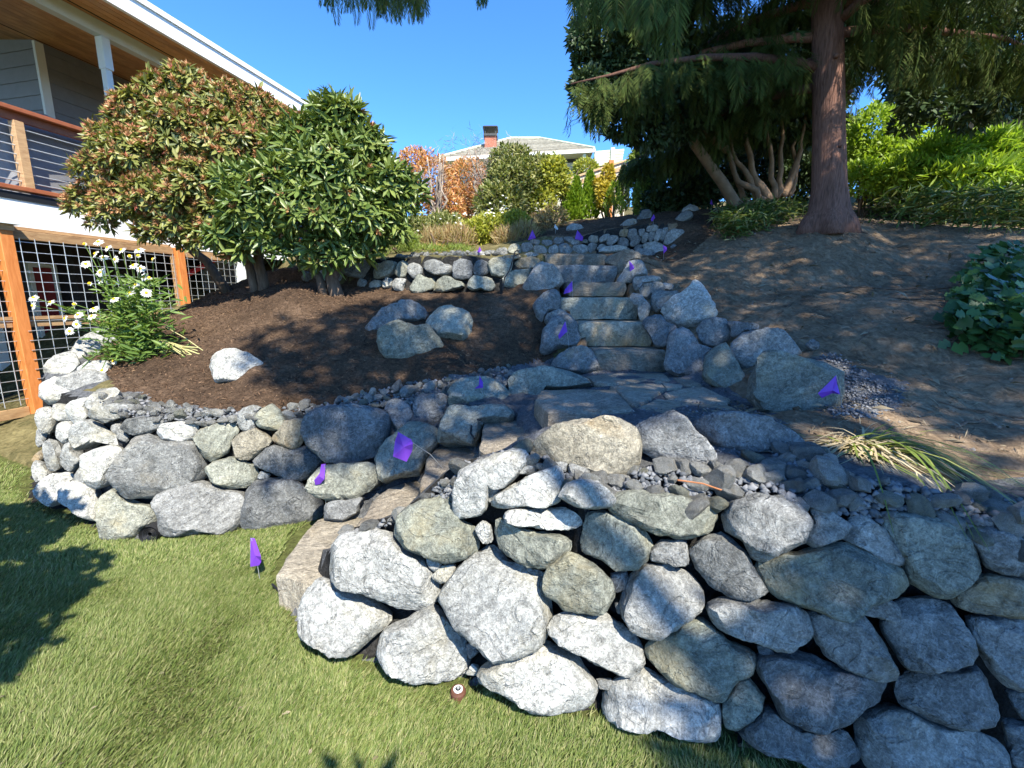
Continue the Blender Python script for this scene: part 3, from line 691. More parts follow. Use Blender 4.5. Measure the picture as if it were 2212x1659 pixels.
# --- left side of the upper stair, and top of the left wall by the lower stair
left_wall = empty("stone_flank", at_z(1220, 800, .95), "blue-grey boulders flanking the left side of the upper stair beside the mulch", "stair wall")
for c, L, mt in [
 ('C', [(95,600),(130,540),(180,470),(215,455),(280,480),(330,530),(345,580),(300,610),(240,640),(160,705),(100,640)], 'grey'),
 ('C', [(155,705),(220,650),(300,615),(330,680),(330,750),(240,760),(220,840),(185,810)], 'dark'),
 ('C', [(225,810),(250,765),(330,745),(400,785),(420,830),(330,850),(260,850)], 'dark'),
 ('11', [(1290,620),(1310,480),(1370,400),(1450,390),(1520,430),(1545,540),(1500,590),(1400,600),(1330,640)], 'dark'),
 ('11', [(1350,720),(1400,650),(1480,600),(1600,600),(1650,650),(1665,740),(1560,765),(1480,750)], 'grey'),
 ('11', [(1090,800),(1130,750),(1280,725),(1400,730),(1560,790),(1620,840),(1600,860),(1260,870),(1250,1000),(1180,1000),(1110,930)], 'green')]:
    stone("stone", cv(c, L), left_wall, mt, normal=(.1, -.8, .5), front=.45, back=.6, near=.1)

# --- left wall of the bark bed
bed_wall = empty("stone_retaining_wall", W2B[5], "long dry-stacked rock wall curving round the front of the bark mulch bed", "retaining wall", "dry-stacked rock walls")
BED = [
 ('G', [(425,170),(440,120),(500,90),(640,75),(760,85),(800,130),(800,190),(700,230),(560,255),(435,245)], 'green'),
 ('G', [(355,420),(400,300),(430,260),(560,260),(700,230),(800,220),(825,260),(800,310),(640,320),(620,400),(580,480),(450,460),(370,460)], 'green'),
 ('G', [(200,250),(210,190),(270,165),(360,175),(420,200),(425,240),(390,300),(340,360),(240,330),(200,300)], 'dark'),
 ('G', [(20,270),(50,210),(130,210),(190,240),(190,300),(140,390),(100,380),(50,320)], 'dark'),
 ('G', [(0,480),(90,410),(180,340),(250,340),(340,400),(370,470),(330,500),(260,600),(240,665),(100,680),(20,700),(0,690),(-30,560)], 'green'),
 ('F', [(625,420),(650,330),(700,270),(800,245),(950,245),(1120,280),(1165,330),(1140,430),(1090,540),(1000,580),(880,600),(760,580),(680,500)], 'dark'),
 ('F', [(680,770),(700,690),(760,610),(900,600),(1040,590),(1090,640),(1100,700),(1020,770),(960,810),(820,825),(730,810)], 'green'),
 ('F', [(310,590),(400,500),(450,480),(540,500),(640,490),(700,530),(745,575),(690,650),(640,690),(560,705),(450,660),(370,620)], 'dark'),
 ('F', [(425,430),(470,390),(510,330),(600,315),(650,320),(625,400),(630,450),(600,500),(520,495),(450,465)], 'tan'),
 ('F', [(180,455),(230,410),(330,375),(400,420),(430,460),(360,520),(290,570),(230,560),(200,510)], 'tan'),
 ('F', [(320,310),(360,260),(430,220),(480,260),(510,320),(480,380),(410,390),(340,360)], 'green'),
 ('F', [(210,300),(250,250),(310,230),(360,245),(330,300),(330,370),(260,400),(220,370)], 'light'),
 ('full', [(422,945),(436,928),(470,915),(508,909),(518,930),(501,951),(494,975),(460,996),(440,986),(430,965)], 'green'),
 ('F', [(20,640),(60,590),(190,555),(320,600),(340,640),(330,690),(270,740),(170,750),(80,720)], 'green'),
 ('F', [(335,690),(360,640),(420,660),(410,690)], 'grey'),
 ('F', [(255,900),(280,780),(320,710),(400,690),(520,690),(600,710),(680,770),(745,850),(740,900),(690,970),(560,995),(380,1000),(250,1005)], 'dark'),
 ('full', [(333,1080),(345,1067),(395,1045),(440,1040),(490,1055),(528,1065),(525,1100),(520,1142),(460,1150),(400,1156),(355,1155),(345,1115)], 'dark'),
 ('F', [(760,940),(770,850),(830,830),(960,810),(1010,790),(970,850),(960,900),(880,950)], 'dark'),
 ('E', [(540,600),(590,510),(640,430),(700,360),(780,340),(850,370),(960,375),(1060,380),(1090,440),(1110,490),(1140,590),(1050,640),(920,690),(800,720),(640,725),(580,660)], 'grey'),
 ('E', [(475,850),(460,760),(520,700),(570,670),(640,740),(700,760),(800,780),(830,830),(820,870),(740,920),(700,980),(600,990),(500,970)], 'green'),
 ('E', [(385,470),(430,430),(540,400),(620,430),(590,500),(540,580),(520,640),(440,680),(400,640)], 'light'),
 ('E', [(300,390),(340,300),(400,240),(460,270),(540,320),(640,390),(630,430),(560,400),(500,370),(400,400),(340,440),(310,430)], 'light'),
 ('E', [(530,280),(590,265),(650,350),(640,390),(590,360)], 'grey'),
 ('E', [(595,290),(640,240),(740,220),(850,230),(900,260),(830,300),(760,330),(660,335)], 'grey'),
 ('E', [(830,320),(870,270),(980,250),(1080,270),(1085,310),(1050,360),(960,380),(850,360)], 'light'),
 ('E', [(390,210),(420,170),(560,140),(680,150),(720,200),(640,220),(500,260),(460,240),(400,235)], 'light'),
 ('E', [(375,150),(420,90),(480,55),(560,60),(600,100),(570,150),(470,170),(400,185)], 'light'),
 ('E', [(270,200),(300,130),(380,100),(410,110),(375,160),(390,220),(350,270),(320,310),(280,250)], 'light'),
 ('E', [(180,200),(180,140),(270,145),(290,230),(270,250),(200,245)], 'light'),
 ('E', [(90,100),(100,20),(180,-10),(300,-20),(450,20),(430,60),(340,110),(250,130),(150,130)], 'light'),
 ('E', [(78,260),(90,170),(170,165),(190,230),(180,270),(150,330),(100,320)], 'light'),
 ('E', [(190,300),(220,255),(290,255),(320,310),(300,360),(240,390),(200,350)], 'light'),
 ('E', [(70,370),(75,300),(110,280),(140,330),(110,400),(80,420)], 'light'),
 ('E', [(120,440),(150,360),(200,380),(225,440),(220,540),(160,575),(130,520)], 'light'),
 ('E', [(220,440),(260,390),(310,375),(320,440),(370,490),(330,530),(290,570),(230,530)], 'light'),
 ('E', [(310,590),(350,530),(385,500),(400,620),(370,655),(310,640)], 'grey'),
 ('E', [(45,560),(40,500),(80,490),(120,530),(160,580),(130,620),(80,640)], 'light'),
 ('E', [(70,720),(110,630),(170,580),(260,570),(305,600),(260,680),(240,740),(180,780),(110,750)], 'light'),
 ('E', [(250,750),(260,680),(310,620),(400,650),(450,700),(470,800),(470,875),(400,860),(330,810)], 'light'),
 ('E', [(35,490),(80,450),(110,420),(120,480),(90,510),(50,510)], 'tan'),
 ('01', [(480,600),(560,540),(640,490),(760,490),(800,540),(700,600),(620,620),(520,640)], 'light'),
 ('01', [(620,520),(700,478),(780,490),(760,530),(660,540)], 'light'),
 ('01', [(380,690),(440,640),(520,610),(560,650),(480,700)], 'light'),
 ('full', [(95,800),(120,770),(160,760),(175,790),(150,815),(110,822)], 'light'), ('full', [(148,768),(175,740),(215,735),(225,765),(190,788)], 'light'),
 ('full', [(195,742),(215,718),(255,715),(262,740),(230,757)], 'light'), ('full', [(120,832),(190,800),(230,810),(240,850),(180,862)], 'grey'),
 ('full', [(165,800),(200,780),(240,785),(245,812),(200,822)], 'light'), ('full', [(90,835),(118,815),(150,825),(150,855),(100,862)], 'light'),
]
for c, L, mt in BED: stone("stone", cv(c, L), bed_wall, mt, front=random.uniform(.34, .5), back=.75)

# --- second wall, behind the bark bed
mid_wall = empty("stone_retaining_wall", hit(900, 632)[0], "low two-course rock wall behind the bark bed, half in leaf shade", "retaining wall", "dry-stacked rock walls")
MID = [[(145,480),(200,400),(250,350),(350,350),(480,370),(470,430),(450,520),(380,550),(300,540),(200,520)], [(470,440),(500,390),(600,360),(740,370),(720,440),(700,500),(600,540),(500,550),(450,520)],
 [(700,480),(740,390),(790,350),(850,380),(840,470),(820,520),(740,530)], [(850,400),(900,370),(970,390),(1005,440),(1000,490),(930,550),(880,520),(840,470)],
 [(1000,400),(1020,350),(1100,340),(1200,350),(1240,390),(1340,400),(1330,490),(1250,515),(1130,500),(1050,460)], [(1340,440),(1360,370),(1420,330),(1530,340),(1560,420),(1540,540),(1450,555),(1340,540)],
 [(1555,440),(1580,370),(1650,340),(1720,380),(1730,480),(1690,510),(1570,505)], [(1715,390),(1760,330),(1880,310),(1990,340),(1970,450),(1950,510),(1870,530),(1750,510)],
 [(1980,390),(2050,340),(2150,310),(2212,310),(2330,360),(2212,430),(2100,445),(2000,450)], [(1855,580),(1900,510),(1990,460),(2212,440),(2220,500),(2140,640),(2000,650),(1890,630)],
 [(1490,640),(1520,560),(1570,515),(1680,520),(1760,540),(1795,630),(1750,680),(1690,680),(1640,660),(1550,680)], [(1110,680),(1160,570),(1250,515),(1320,530),(1380,570),(1460,590),(1460,640),(1370,660),(1250,690)],
 [(860,640),(920,570),(970,490),(1030,530),(1130,540),(1155,580),(1130,650),(1040,690),(940,720),(880,690)], [(670,590),(720,540),(800,540),(830,560),(800,640),(800,690),(700,670)],
 [(430,600),(460,560),(560,570),(570,660),(470,660),(420,640)], [(290,590),(330,540),(400,560),(420,620),(360,650),(300,630)], [(565,580),(610,530),(680,550),(670,640),(580,650)],
 [(0,500),(60,440),(140,470),(190,530),(120,590),(20,580)], [(-180,520),(-90,450),(0,480),(10,560),(-80,600)], [(-330,540),(-260,470),(-180,490),(-170,570),(-260,600)], [(-60,440),(0,390),(110,400),(140,450),(40,470)]]
for L in MID: stone("stone", cv('B', L), mid_wall, pick((3, 1, 2, 2, .4)), front=.4, back=.7)

# --- third wall, small stones at the top of the stair
top_wall = empty("stone_retaining_wall", hit(1250, 550)[0], "topmost low wall of small stones curving right above the stair", "retaining wall", "dry-stacked rock walls")
TOP = [[(0,370),(20,335),(65,335),(85,375),(80,400),(0,400)], [(75,370),(90,330),(130,325),(155,340),(155,385),(95,390)], [(155,370),(165,345),(215,345),(245,370),(245,395),(170,398)], [(90,400),(140,385),(185,395),(190,410),(120,420)],
 [(250,380),(260,350),(300,340),(320,370),(310,395),(260,398)], [(315,380),(320,340),(345,330),(375,335),(410,385),(390,398),(330,398)], [(400,370),(405,345),(450,340),(495,345),(498,385),(480,395),(415,390)],
 [(498,345),(520,325),(560,335),(540,375),(515,395),(500,370)], [(125,325),(150,305),(200,310),(205,340),(160,340)], [(205,330),(215,310),(270,310),(285,335),(240,350)], [(280,320),(300,295),(345,295),(350,325),(300,340)],
 [(350,310),(355,290),(410,290),(415,315),(380,330)], [(385,330),(390,305),(440,310),(460,330),(410,342)], [(455,325),(470,305),(500,310),(500,330)], [(500,300),(520,280),(560,285),(570,320),(540,328),(505,318)],
 [(570,300),(600,275),(640,270),(620,310),(575,328)], [(610,320),(615,290),(650,280),(690,285),(690,310),(650,340),(615,340)], [(680,340),(690,300),(720,292),(755,310),(750,350),(700,358)], [(550,370),(580,330),(615,345),(590,375)],
 [(580,360),(640,345),(700,345),(770,360),(760,378),(640,390),(560,390)], [(692,270),(705,245),(750,245),(745,290),(695,285)], [(745,290),(750,245),(800,240),(810,275),(765,312)], [(760,340),(770,300),(810,275),(830,300),(815,340),(780,355)],
 [(815,260),(820,240),(850,235),(860,260),(840,290),(820,285)], [(830,320),(840,285),(860,260),(880,270),(870,310),(850,333)], [(860,245),(865,225),(920,215),(940,225),(930,255),(870,262)], [(875,300),(880,262),(920,255),(915,300),(885,325)],
 [(910,320),(930,240),(965,235),(970,270),(940,320)], [(945,310),(970,235),(1005,230),(990,290),(960,322)], [(970,330),(990,280),(1020,250),(1090,245),(1105,262),(1060,300),(1055,320),(1010,345)],
 [(830,370),(860,330),(920,325),(980,345),(1025,385),(1020,410),(920,412),(900,380)], [(780,370),(800,345),(840,337),(830,375)], [(785,375),(900,375),(920,412),(880,425),(800,410)], [(1010,355),(1040,335),(1055,345),(1040,365)],
 [(-80,390),(-60,360),(-10,360),(0,400),(-60,410)], [(-140,400),(-120,375),(-80,375),(-75,405),(-120,412)], [(-60,425),(-10,405),(60,402),(90,420),(20,435)], [(-220,410),(-190,390),(-140,392),(-135,412),(-190,420)]]
for L in TOP: stone("stone", cv('C', L), top_wall, pick((3, 2, 1, 2, .3)), front=.35, back=.7)

# --- single boulders lying on the beds
BOULD = [
 ('B', [(330,1160),(400,1110),(520,970),(600,950),(740,875),(820,880),(970,930),(1030,980),(1020,1050),(960,1075),(750,1100),(540,1280),(430,1285),(350,1220)], 'dark', "long blue-grey boulder lying behind the other two on the bark", .06),
 ('B', [(525,1200),(540,1130),(650,1060),(730,1020),(850,1040),(960,1080),(1060,1090),(1120,1160),(1220,1240),(1210,1280),(1140,1370),(1000,1440),(880,1455),(760,1430),(620,1420),(560,1340)], 'green', "veined green-grey boulder in front of the trio on the bark", 0),
 ('B', [(1050,1040),(1070,980),(1180,870),(1220,820),(1310,810),(1400,860),(1500,930),(1545,1000),(1520,1150),(1500,1200),(1440,1240),(1350,1210),(1180,1200),(1130,1130),(1060,1090)], 'green', "upright angular boulder at the right of the trio on the bark", 0),
 ('01', [(1370,720),(1380,660),(1450,620),(1530,615),(1620,640),(1700,690),(1720,750),(1660,790),(1560,820),(1400,820)], 'light', "white and yellow-stained rock lying alone in sun on the bark bed", 0),
 ('C', [(693,225),(740,190),(800,185),(808,205),(760,240),(705,245)], 'grey', "flat grey rock lying on the soil just above the topmost wall", 0),
 ('C', [(803,225),(810,180),(830,140),(870,110),(900,140),(895,190),(850,215)], 'grey', "upright pointed grey rock with a purple flag beside it above the topmost wall", 0),
 ('C', [(1040,210),(1050,165),(1090,140),(1145,130),(1160,165),(1110,200),(1050,218)], 'grey', "front rock of the pair at the shaded right end of the upper bed", 0),
 ('C', [(1075,140),(1095,100),(1140,85),(1195,120),(1190,150),(1160,150),(1140,130)], 'light', "paler rear rock of the pair at the right end of the upper bed", .0),
 ('C', [(365,250),(370,225),(400,208),(440,215),(484,242),(430,265),(390,268)], 'light', "white sunlit rock on the brown soil of the upper bed", 0),
 ('D', [(1060,490),(1110,450),(1150,480),(1150,510),(1110,525)], 'dark', "small blue-grey stone lying alone on the dirt slope", 0)]
for c, L, mt, lab, dz in BOULD:
    o = stone("boulder", cv(c, L), None, mt, blend=.6, front=.45, back=.6, near=.1); tag(o, lab, "boulder", "boulders set on the beds")
    o.location += Vector((0, dz * 3, dz))

# --- stone stair: slabs as rough-edged blocks
stair = empty("stone_stair", at_z(690, 1250, 0), "stone slab steps climbing from the lawn past the landing up the slope", "stair")
def slab(name, top, zt, th, parent, mat, seed, rough=.012, sub=.07, prof=(.94, .99, 1.0, 1.01, 1.0, .97)):
    """block from a plan outline (world xy) with uneven worn edges"""
    rnd = random.Random(seed); P = []
    n = len(top)
    for i in range(n):
        a = Vector(top[i]); b = Vector(top[(i + 1) % n]); k = max(1, int((b - a).length / sub))
        for j in range(k): P.append(a + (b - a) * j / k)
    c = sum(P, Vector((0, 0))) / len(P); m = len(P)
    rows = [(-.0, .80)] + [(d_, s_) for d_, s_ in zip((0, .010, .03, th * .45, th * .8, th), prof)]
    V = []; off = Vector((rnd.uniform(-30, 30), rnd.uniform(-30, 30), 0))
    for dz, s in rows:
        for p in P:
            q = c + (p - c) * s; w = Vector((q.x, q.y, zt - dz)) 
            nz = mnoise.noise((w + off) * 6) * rough * 1.6 + mnoise.noise((w + off) * 17) * rough
            d = (p - c).normalized()
            V.append(Vector((q.x + d.x * nz, q.y + d.y * nz, w.z + mnoise.noise((w + off) * 5) * rough * .7)))
    Fq = []
    for i in range(len(rows) - 1):
        for j in range(m):
            j2 = (j + 1) % m; Fq.append((i*m+j, (i+1)*m+j, (i+1)*m+j2, i*m+j2))
    V.append(Vector((c.x, c.y, zt))); V.append(Vector((c.x, c.y, zt - th)))
    for j in range(m):
        Fq.append((len(V)-2, j, (j+1) % m)); Fq.append((len(V)-1, (len(rows)-1)*m + (j+1) % m, (len(rows)-1)*m + j))
    o3 = Vector((c.x, c.y, zt - th / 2))
    me = bpy.data.meshes.new(name); me.from_pydata([tuple(v - o3) for v in V], [], Fq); me.update()
    bm = bmesh.new(); bm.from_mesh(me); bmesh.ops.recalc_face_normals(bm, faces=bm.faces[:]); bm.to_mesh(me); bm.free()
    me.polygons.foreach_set("use_smooth", [True] * len(me.polygons)); me.set_sharp_from_angle(angle=math.radians(40))
    me.materials.append(M[mat]); o = bpy.data.objects.new(name, me); COL.objects.link(o)
    o.parent = parent; o.location = o3 - parent.location
    return o
def plan(L, z, c='full'): return [tuple(at_z(x, y, z).xy) for x, y in cv(c, L)]
slab("step", plan([(596,1240),(640,1170),(685,1120),(765,1096),(790,1110),(760,1180),(735,1255),(680,1262)], .19), .19, .24, stair, 'flag', 1)
slab("step", plan([(766,1140),(803,1082),(840,1050),(898,1034),(960,1052),(930,1110),(890,1170),(850,1180),(772,1165)], .38), .38, .24, stair, 'slab', 2)
slab("step", plan([(240,715),(290,560),(350,480),(470,465),(620,480),(660,560),(600,640),(520,720),(440,745),(250,745)], .57, 'G'), .57, .22, stair, 'slab', 3)
slab("step", plan([(615,500),(640,330),(700,315),(930,315),(1030,390),(960,500),(890,530),(650,530)], .76, 'G'), .76, .22, stair, 'slab', 4)
slab("step", plan([(1253,925),(1300,862),(1780,865),(1905,1000),(1700,1012),(1340,1012)], .95, '11'), .95, .24, stair, 'slab', 5)
for n, (xl, xr, Y, z) in enumerate(STEPS):
    zp = .93 if n == 0 else STEPS[n-1][3]
    ja, jb, jy = [(0, 0, 0), (.02, .02, -.02), (-.02, .03, .01), (.02, -.02, -.01), (-.03, .02, .02), (0, 0, 0)][n]
    slab("step", [(xl + ja, Y + jy), ((xl + xr) / 2, Y + jy + (.015 if n % 2 else -.02)), (xr + jb, Y + jy + (-.02 if n % 2 else .02)), (xr + .02 + jb, Y + .48), (xl - .02 + ja, Y + .48)], z, z - zp - .012, stair, ['slab', 'tan', 'green', 'slab', 'dark', 'slab'][n], 20 + n, .017, .05, (.9, .96, 1.0, 1.008, .99, .955))
landing = empty("flagstone_landing", at_z(1450, 850, .93), "flat sandy flagstones paving the landing between the two flights", "paving")
for k, (c, L) in enumerate([('11', [(1590,775),(1700,762),(2090,757),(2140,800),(2060,815),(1700,822),(1640,812)]), ('11', [(1745,835),(1900,825),(2080,822),(2110,860),(2030,900),(1910,970),(1860,945),(1785,870)]),
    ('D', [(5,880),(130,824),(330,842),(600,870),(640,885),(430,918),(300,928),(130,912)]), ('D', [(180,788),(300,758),(420,745),(600,826),(580,856),(330,835),(205,818)]),
    ('D', [(168,722),(300,737),(290,753),(200,763)]), ('D', [(235,692),(340,692),(420,738),(310,738)])]):
    slab("flagstone", plan(L, .955, c), .955, .05, landing, 'flag', 40 + k, .006, .08)

# --- loose rubble behind the two front walls, one by one, and fine gravel under it
def rub_mesh(seed):
    rnd = random.Random(seed); bm = bmesh.new(); bmesh.ops.create_icosphere(bm, subdivisions=2, radius=1)
    for k in range(9):
        nn = Vector((rnd.gauss(0, 1), rnd.gauss(0, 1), rnd.gauss(0, 1))).normalized(); lim = rnd.uniform(.5, .8)
        for v in bm.verts:
            d = v.co.dot(nn) - lim
            if d > 0: v.co -= nn * d
    for v in bm.verts: v.co *= 1 + .08 * mnoise.noise(v.co * 2 + Vector((seed, 0, 0))); 
    sx, sy, sz = rnd.uniform(.9, 1.35), rnd.uniform(.7, 1), rnd.uniform(.5, .8)
    for v in bm.verts: v.co = Vector((v.co.x * sx, v.co.y * sy, v.co.z * sz))
    me = bpy.data.meshes.new("rubble_stone"); bm.to_mesh(me); bm.free(); me.materials.append(M[['grey', 'light', 'light', 'grey', 'green'][seed % 5]])
    return me
RUBM = [rub_mesh(s) for s in range(15)]
def scatter(poly, n, mind, tries=40):
    xs = [p[0] for p in poly]; ys = [p[1] for p in poly]; out = []
    for _ in range(n * tries):
        x = random.uniform(min(xs), max(xs)); y = random.uniform(min(ys), max(ys))
        if not inpoly(x, y, poly): continue
        if all((x - a) ** 2 + (y - b) ** 2 > mind * mind for a, b in out):
            out.append((x, y))
            if len(out) >= n: break
    return out
def pix_points(pl, n, mind):
    """points spread over the terrain seen inside a photograph outline"""
    xs = [p[0] for p in pl]; ys = [p[1] for p in pl]; out = []
    for _ in range(n * 30):
        x, y = random.uniform(min(xs), max(xs)), random.uniform(min(ys), max(ys))
        if not inpoly(x, y, pl): continue
        p, nn = hit(x, y)
        if mind < .01 or all((p - q[0]).length_squared > mind * mind for q in out):
            out.append((p, nn))
            if len(out) >= n: break
    return out
def rubble(parent, pl, n, rmin, rmax, mind):
    for p, nn in pix_points(pl, n, mind):
        r = random.uniform(rmin, rmax) * random.choice((1, 1, 1, 1.3, .7))
        o = bpy.data.objects.new("rubble_stone", random.choice(RUBM)); COL.objects.link(o)
        o.location = p + nn * (r * .3) - parent.location; o.parent = parent
        o.scale = (r, r, r); o.rotation_euler = (random.uniform(-.6, .6), random.uniform(-.6, .6), random.uniform(0, 6.3))
RP1 = [(1150,985),(1240,1005),(1380,1018),(1540,1015),(1700,985),(1770,985),(1850,1035),(1960,1055),(2080,1075),(2230,1090),(2230,1185),(2050,1145),(1900,1128),(1830,1115),(1750,1095),(1650,1080),(1560,1100),(1450,1080),(1330,1075),(1230,1050),(1150,1012)]
RP2 = [(225,848),(265,850),(330,872),(450,886),(560,888),(700,872),(850,836),(1000,812),(1100,793),(1110,835),(975,852),(960,875),(850,878),(700,888),(600,908),(500,918),(430,918),(330,908),(240,892),(215,870)]
RP3 = [(790,1170),(880,1105),(960,1040),(1060,985),(1140,960),(1160,1010),(1000,1000),(985,1085),(860,1115),(750,1155)]
rubble(near_wall, RP1, 215, .034, .062, .058)
rubble(near_wall, RP3, 40, .03, .05, .06)
rubble(bed_wall, RP2, 225, .030, .052, .055)
rubble(mid_wall, [(860,561),(1000,554),(1090,551),(1090,545),(1000,548),(860,556)], 50, .035, .06, .08)
def gravel(poly, n, smin, smax):
    V, Fc = [], []
    tet = np.array([(1, 0, -.3), (-.6, .8, -.3), (-.5, -.8, -.2), (.1, 0, .7), (-.9, .1, .3), (.6, .7, .3)]); tf = [(0, 1, 5), (0, 5, 3), (5, 1, 3), (1, 4, 3), (1, 2, 4), (4, 2, 3), (2, 0, 3), (0, 2, 1)]
    for p_, nn in pix_points(poly, n, .001):
        x, y, zz = p_ + nn * .005
        s = random.uniform(smin, smax); a = random.uniform(0, 6.3); c, sn = math.cos(a), math.sin(a)
        R = np.array([(c, -sn, 0), (sn, c, 0), (0, 0, 1)]); p = (tet * RNG.uniform(.7, 1.3, (6, 3))) @ R.T * s + (x, y, zz + s * .3)
        k = len(V) * 6; V.append(p); Fc += [tuple(i + k for i in f) for f in tf]
    return np.concatenate(V), Fc
gv, gf = [], []
for poly, n, a, b in ((RP1, 1100, .008, .022), (RP2, 900, .008, .022), (RP3, 300, .008, .02), ([(1240,805),(1450,805),(1560,840),(1700,930),(1740,985),(1500,985),(1250,930)], 700, .005, .012), ([(1720,800),(1800,760),(1880,810),(1960,830),(1900,910),(1800,900)], 800, .005, .013)):
    v, f = gravel(poly, n, a, b); k = sum(len(q) for q in gv); gv.append(v); gf += [tuple(i + k for i in q) for q in f]
M['pebble'] = leaf_mat("gravel_chip", [(0.07, .075, .08), (.14, .145, .15), (.22, .22, .22), (.10, .11, .12)], 0, .9, .2)
tag(link("gravel", np_mesh("gravel", np.concatenate(gv), gf, [M['pebble']])), kind='stuff')
# ------------------------------------------------------------------ house on the left (axes: a along the front, b outwards to the yard)
HU = Vector((.2287, .9735, 0)); HV = Vector((.9735, -.2287, 0)); HO = Vector((-6.03, 5.56, 0))
HM = Matrix(((HU.x, HV.x, 0, HO.x), (HU.y, HV.y, 0, HO.y), (0, 0, 1, 0), (0, 0, 0, 1)))
def hb(name, a0, a1, b0, b1, z0, z1, mat, parent, bevel=0.0):
    m = MB(); m.box(a0, a1, b0, b1, z0, z1, HM); return m.build(name, mat, parent, bevel=bevel)
def hpt(a, b, z): return HM @ Vector((a, b, z))
def on_plane_b(px, py, b):
    """point of the vertical plane at distance b from the deck front seen at a pixel, as (a, z)"""
    d = ray(px, py); o = HO + HV * b; t = (o - EYE).dot(HV) / d.dot(HV); p = EYE + d * t
    return (p - HO).dot(HU), p.z
M['cedar'] = wood_mat("cedar_soffit", (0.38, 0.18, 0.055), (0.62, 0.34, 0.13), (.6, .6, .6), .45, 5)
M['redwood'] = wood_mat("stained_rail_wood", (0.26, 0.075, 0.03), (0.36, 0.12, 0.05), (1, 1, 1), .5, 6)
M['post'] = wood_mat("orange_stained_post", (0.42, 0.13, 0.03), (0.56, 0.21, 0.06), (3, 3, .5), .55, 6)
M['rawwood'] = wood_mat("brown_timber_rail", (0.30, 0.17, 0.08), (0.50, 0.32, 0.16), (.8, .8, 4), .6, 6)
M['siding'] = plain_mat("grey_lap_siding", (0.17, 0.18, 0.19), 0.6, 0.3, 0.08, 9, 0.1)
M['trim'] = plain_mat("pale_trim_paint", (0.66, 0.70, 0.68), 0.5, 0.3, 0.04, 5, 0.05)
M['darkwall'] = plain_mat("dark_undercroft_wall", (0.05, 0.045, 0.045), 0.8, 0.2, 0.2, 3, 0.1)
M['reddoor'] = plain_mat("dark_red_door_paint", (0.25, 0.02, 0.03), 0.4, 0.4, 0.1, 5, 0.05)
M['redbar'] = plain_mat("bright_red_plastic", (0.55, 0.02, 0.03), 0.35, 0.5, 0.05, 5, 0)
M['cover'] = plain_mat("grey_vinyl_cover", (0.20, 0.20, 0.205), 0.4, 0.5, 0.15, 7, 0.5)
M['strip'] = plain_mat("dark_vent_strip", (0.025, 0.02, 0.018), 0.7, 0.2, 0.1, 5, 0)

house = empty("grey_house", hpt(0, -2, 0), "grey house with wood soffit, white fascia and raised deck at the left", "house")
def soff(b): return 5.30 + .12 * (.66 - b)
# roof: fascia, soffit boards, roof deck
hb("fascia", -6, 8.6, .66, .72, 5.29, 5.57, M['white'], house)
hb("gutter_lip", -6, 8.6, .72, .745, 5.50, 5.575, M['white'], house)
b = .655; k = 0
while b > -4.2:
    w = .135
    mat = M['strip'] if k in (4, 20) else M['cedar']; ww = .035 if k in (4, 20) else w
    m = MB(); m.box8([hpt(a_, b_, soff(b_) + dz) for dz in (0, .02) for a_, b_ in ((-6, b - ww + .006), (8.6, b - ww + .006), (8.6, b), (-6, b))])
    m.build("soffit_vent" if mat is M['strip'] else "soffit_board", mat, house); b -= ww; k += 1
m = MB(); m.box8([hpt(a_, b_, soff(b_) + dz) for dz in (.03, .27) for a_, b_ in ((-6, -6), (8.6, -6), (8.6, .66), (-6, .66))]); m.build("roof", M['trim'], house)
# beam and posts
hb("beam", -5, 8.5, -.10, .02, 5.19, 5.372, M['trim'], house)
for a0 in (-2.9, 1.52, 5.9):
    hb("post", a0, a0 + .09, -.09, .0, 2.85, 5.185, M['trim'], house, .006)
    hb("post_capital", a0 - .012, a0 + .102, -.102, .024, 4.78, 5.188, M['trim'], house, .006)
# walls as lap boards
z = 2.86; AC, BC = 2.04, -2.0
M['siding_pale'] = plain_mat("light_grey_siding", (0.21, 0.215, 0.225), 0.6, 0.3, 0.06, 9, 0.1)
while z < 5.75:
    z1 = z + .22
    def lap(a0, a1, b0, b1, out, mat):
        m = MB(); (oa, ob) = out
        top = soff(b1) - .004 if True else 9
        m.box8([hpt(a0 + oa*.016, b0 + ob*.016, z), hpt(a1 + oa*.016, b0 + ob*.016, z), hpt(a1 + oa*.016, b1 + ob*.016, z), hpt(a0 + oa*.016, b1 + ob*.016, z),
                hpt(a0, b0, z1), hpt(a1, b0, z1), hpt(a1, b1, z1), hpt(a0, b1, z1)])
        m.build("siding_board", mat, house)
    lap(AC, 8.4, BC - .03, BC, (0, 1), M['siding']); lap(AC, AC + .03, -4.6, BC - .05, (-1, 0), M['siding_pale']); z = z1
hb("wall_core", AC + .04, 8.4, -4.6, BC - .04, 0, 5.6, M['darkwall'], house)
hb("corner_trim", AC - .03, AC + .09, BC - .02, BC + .03, 2.86, 5.60, M['trim'], house)
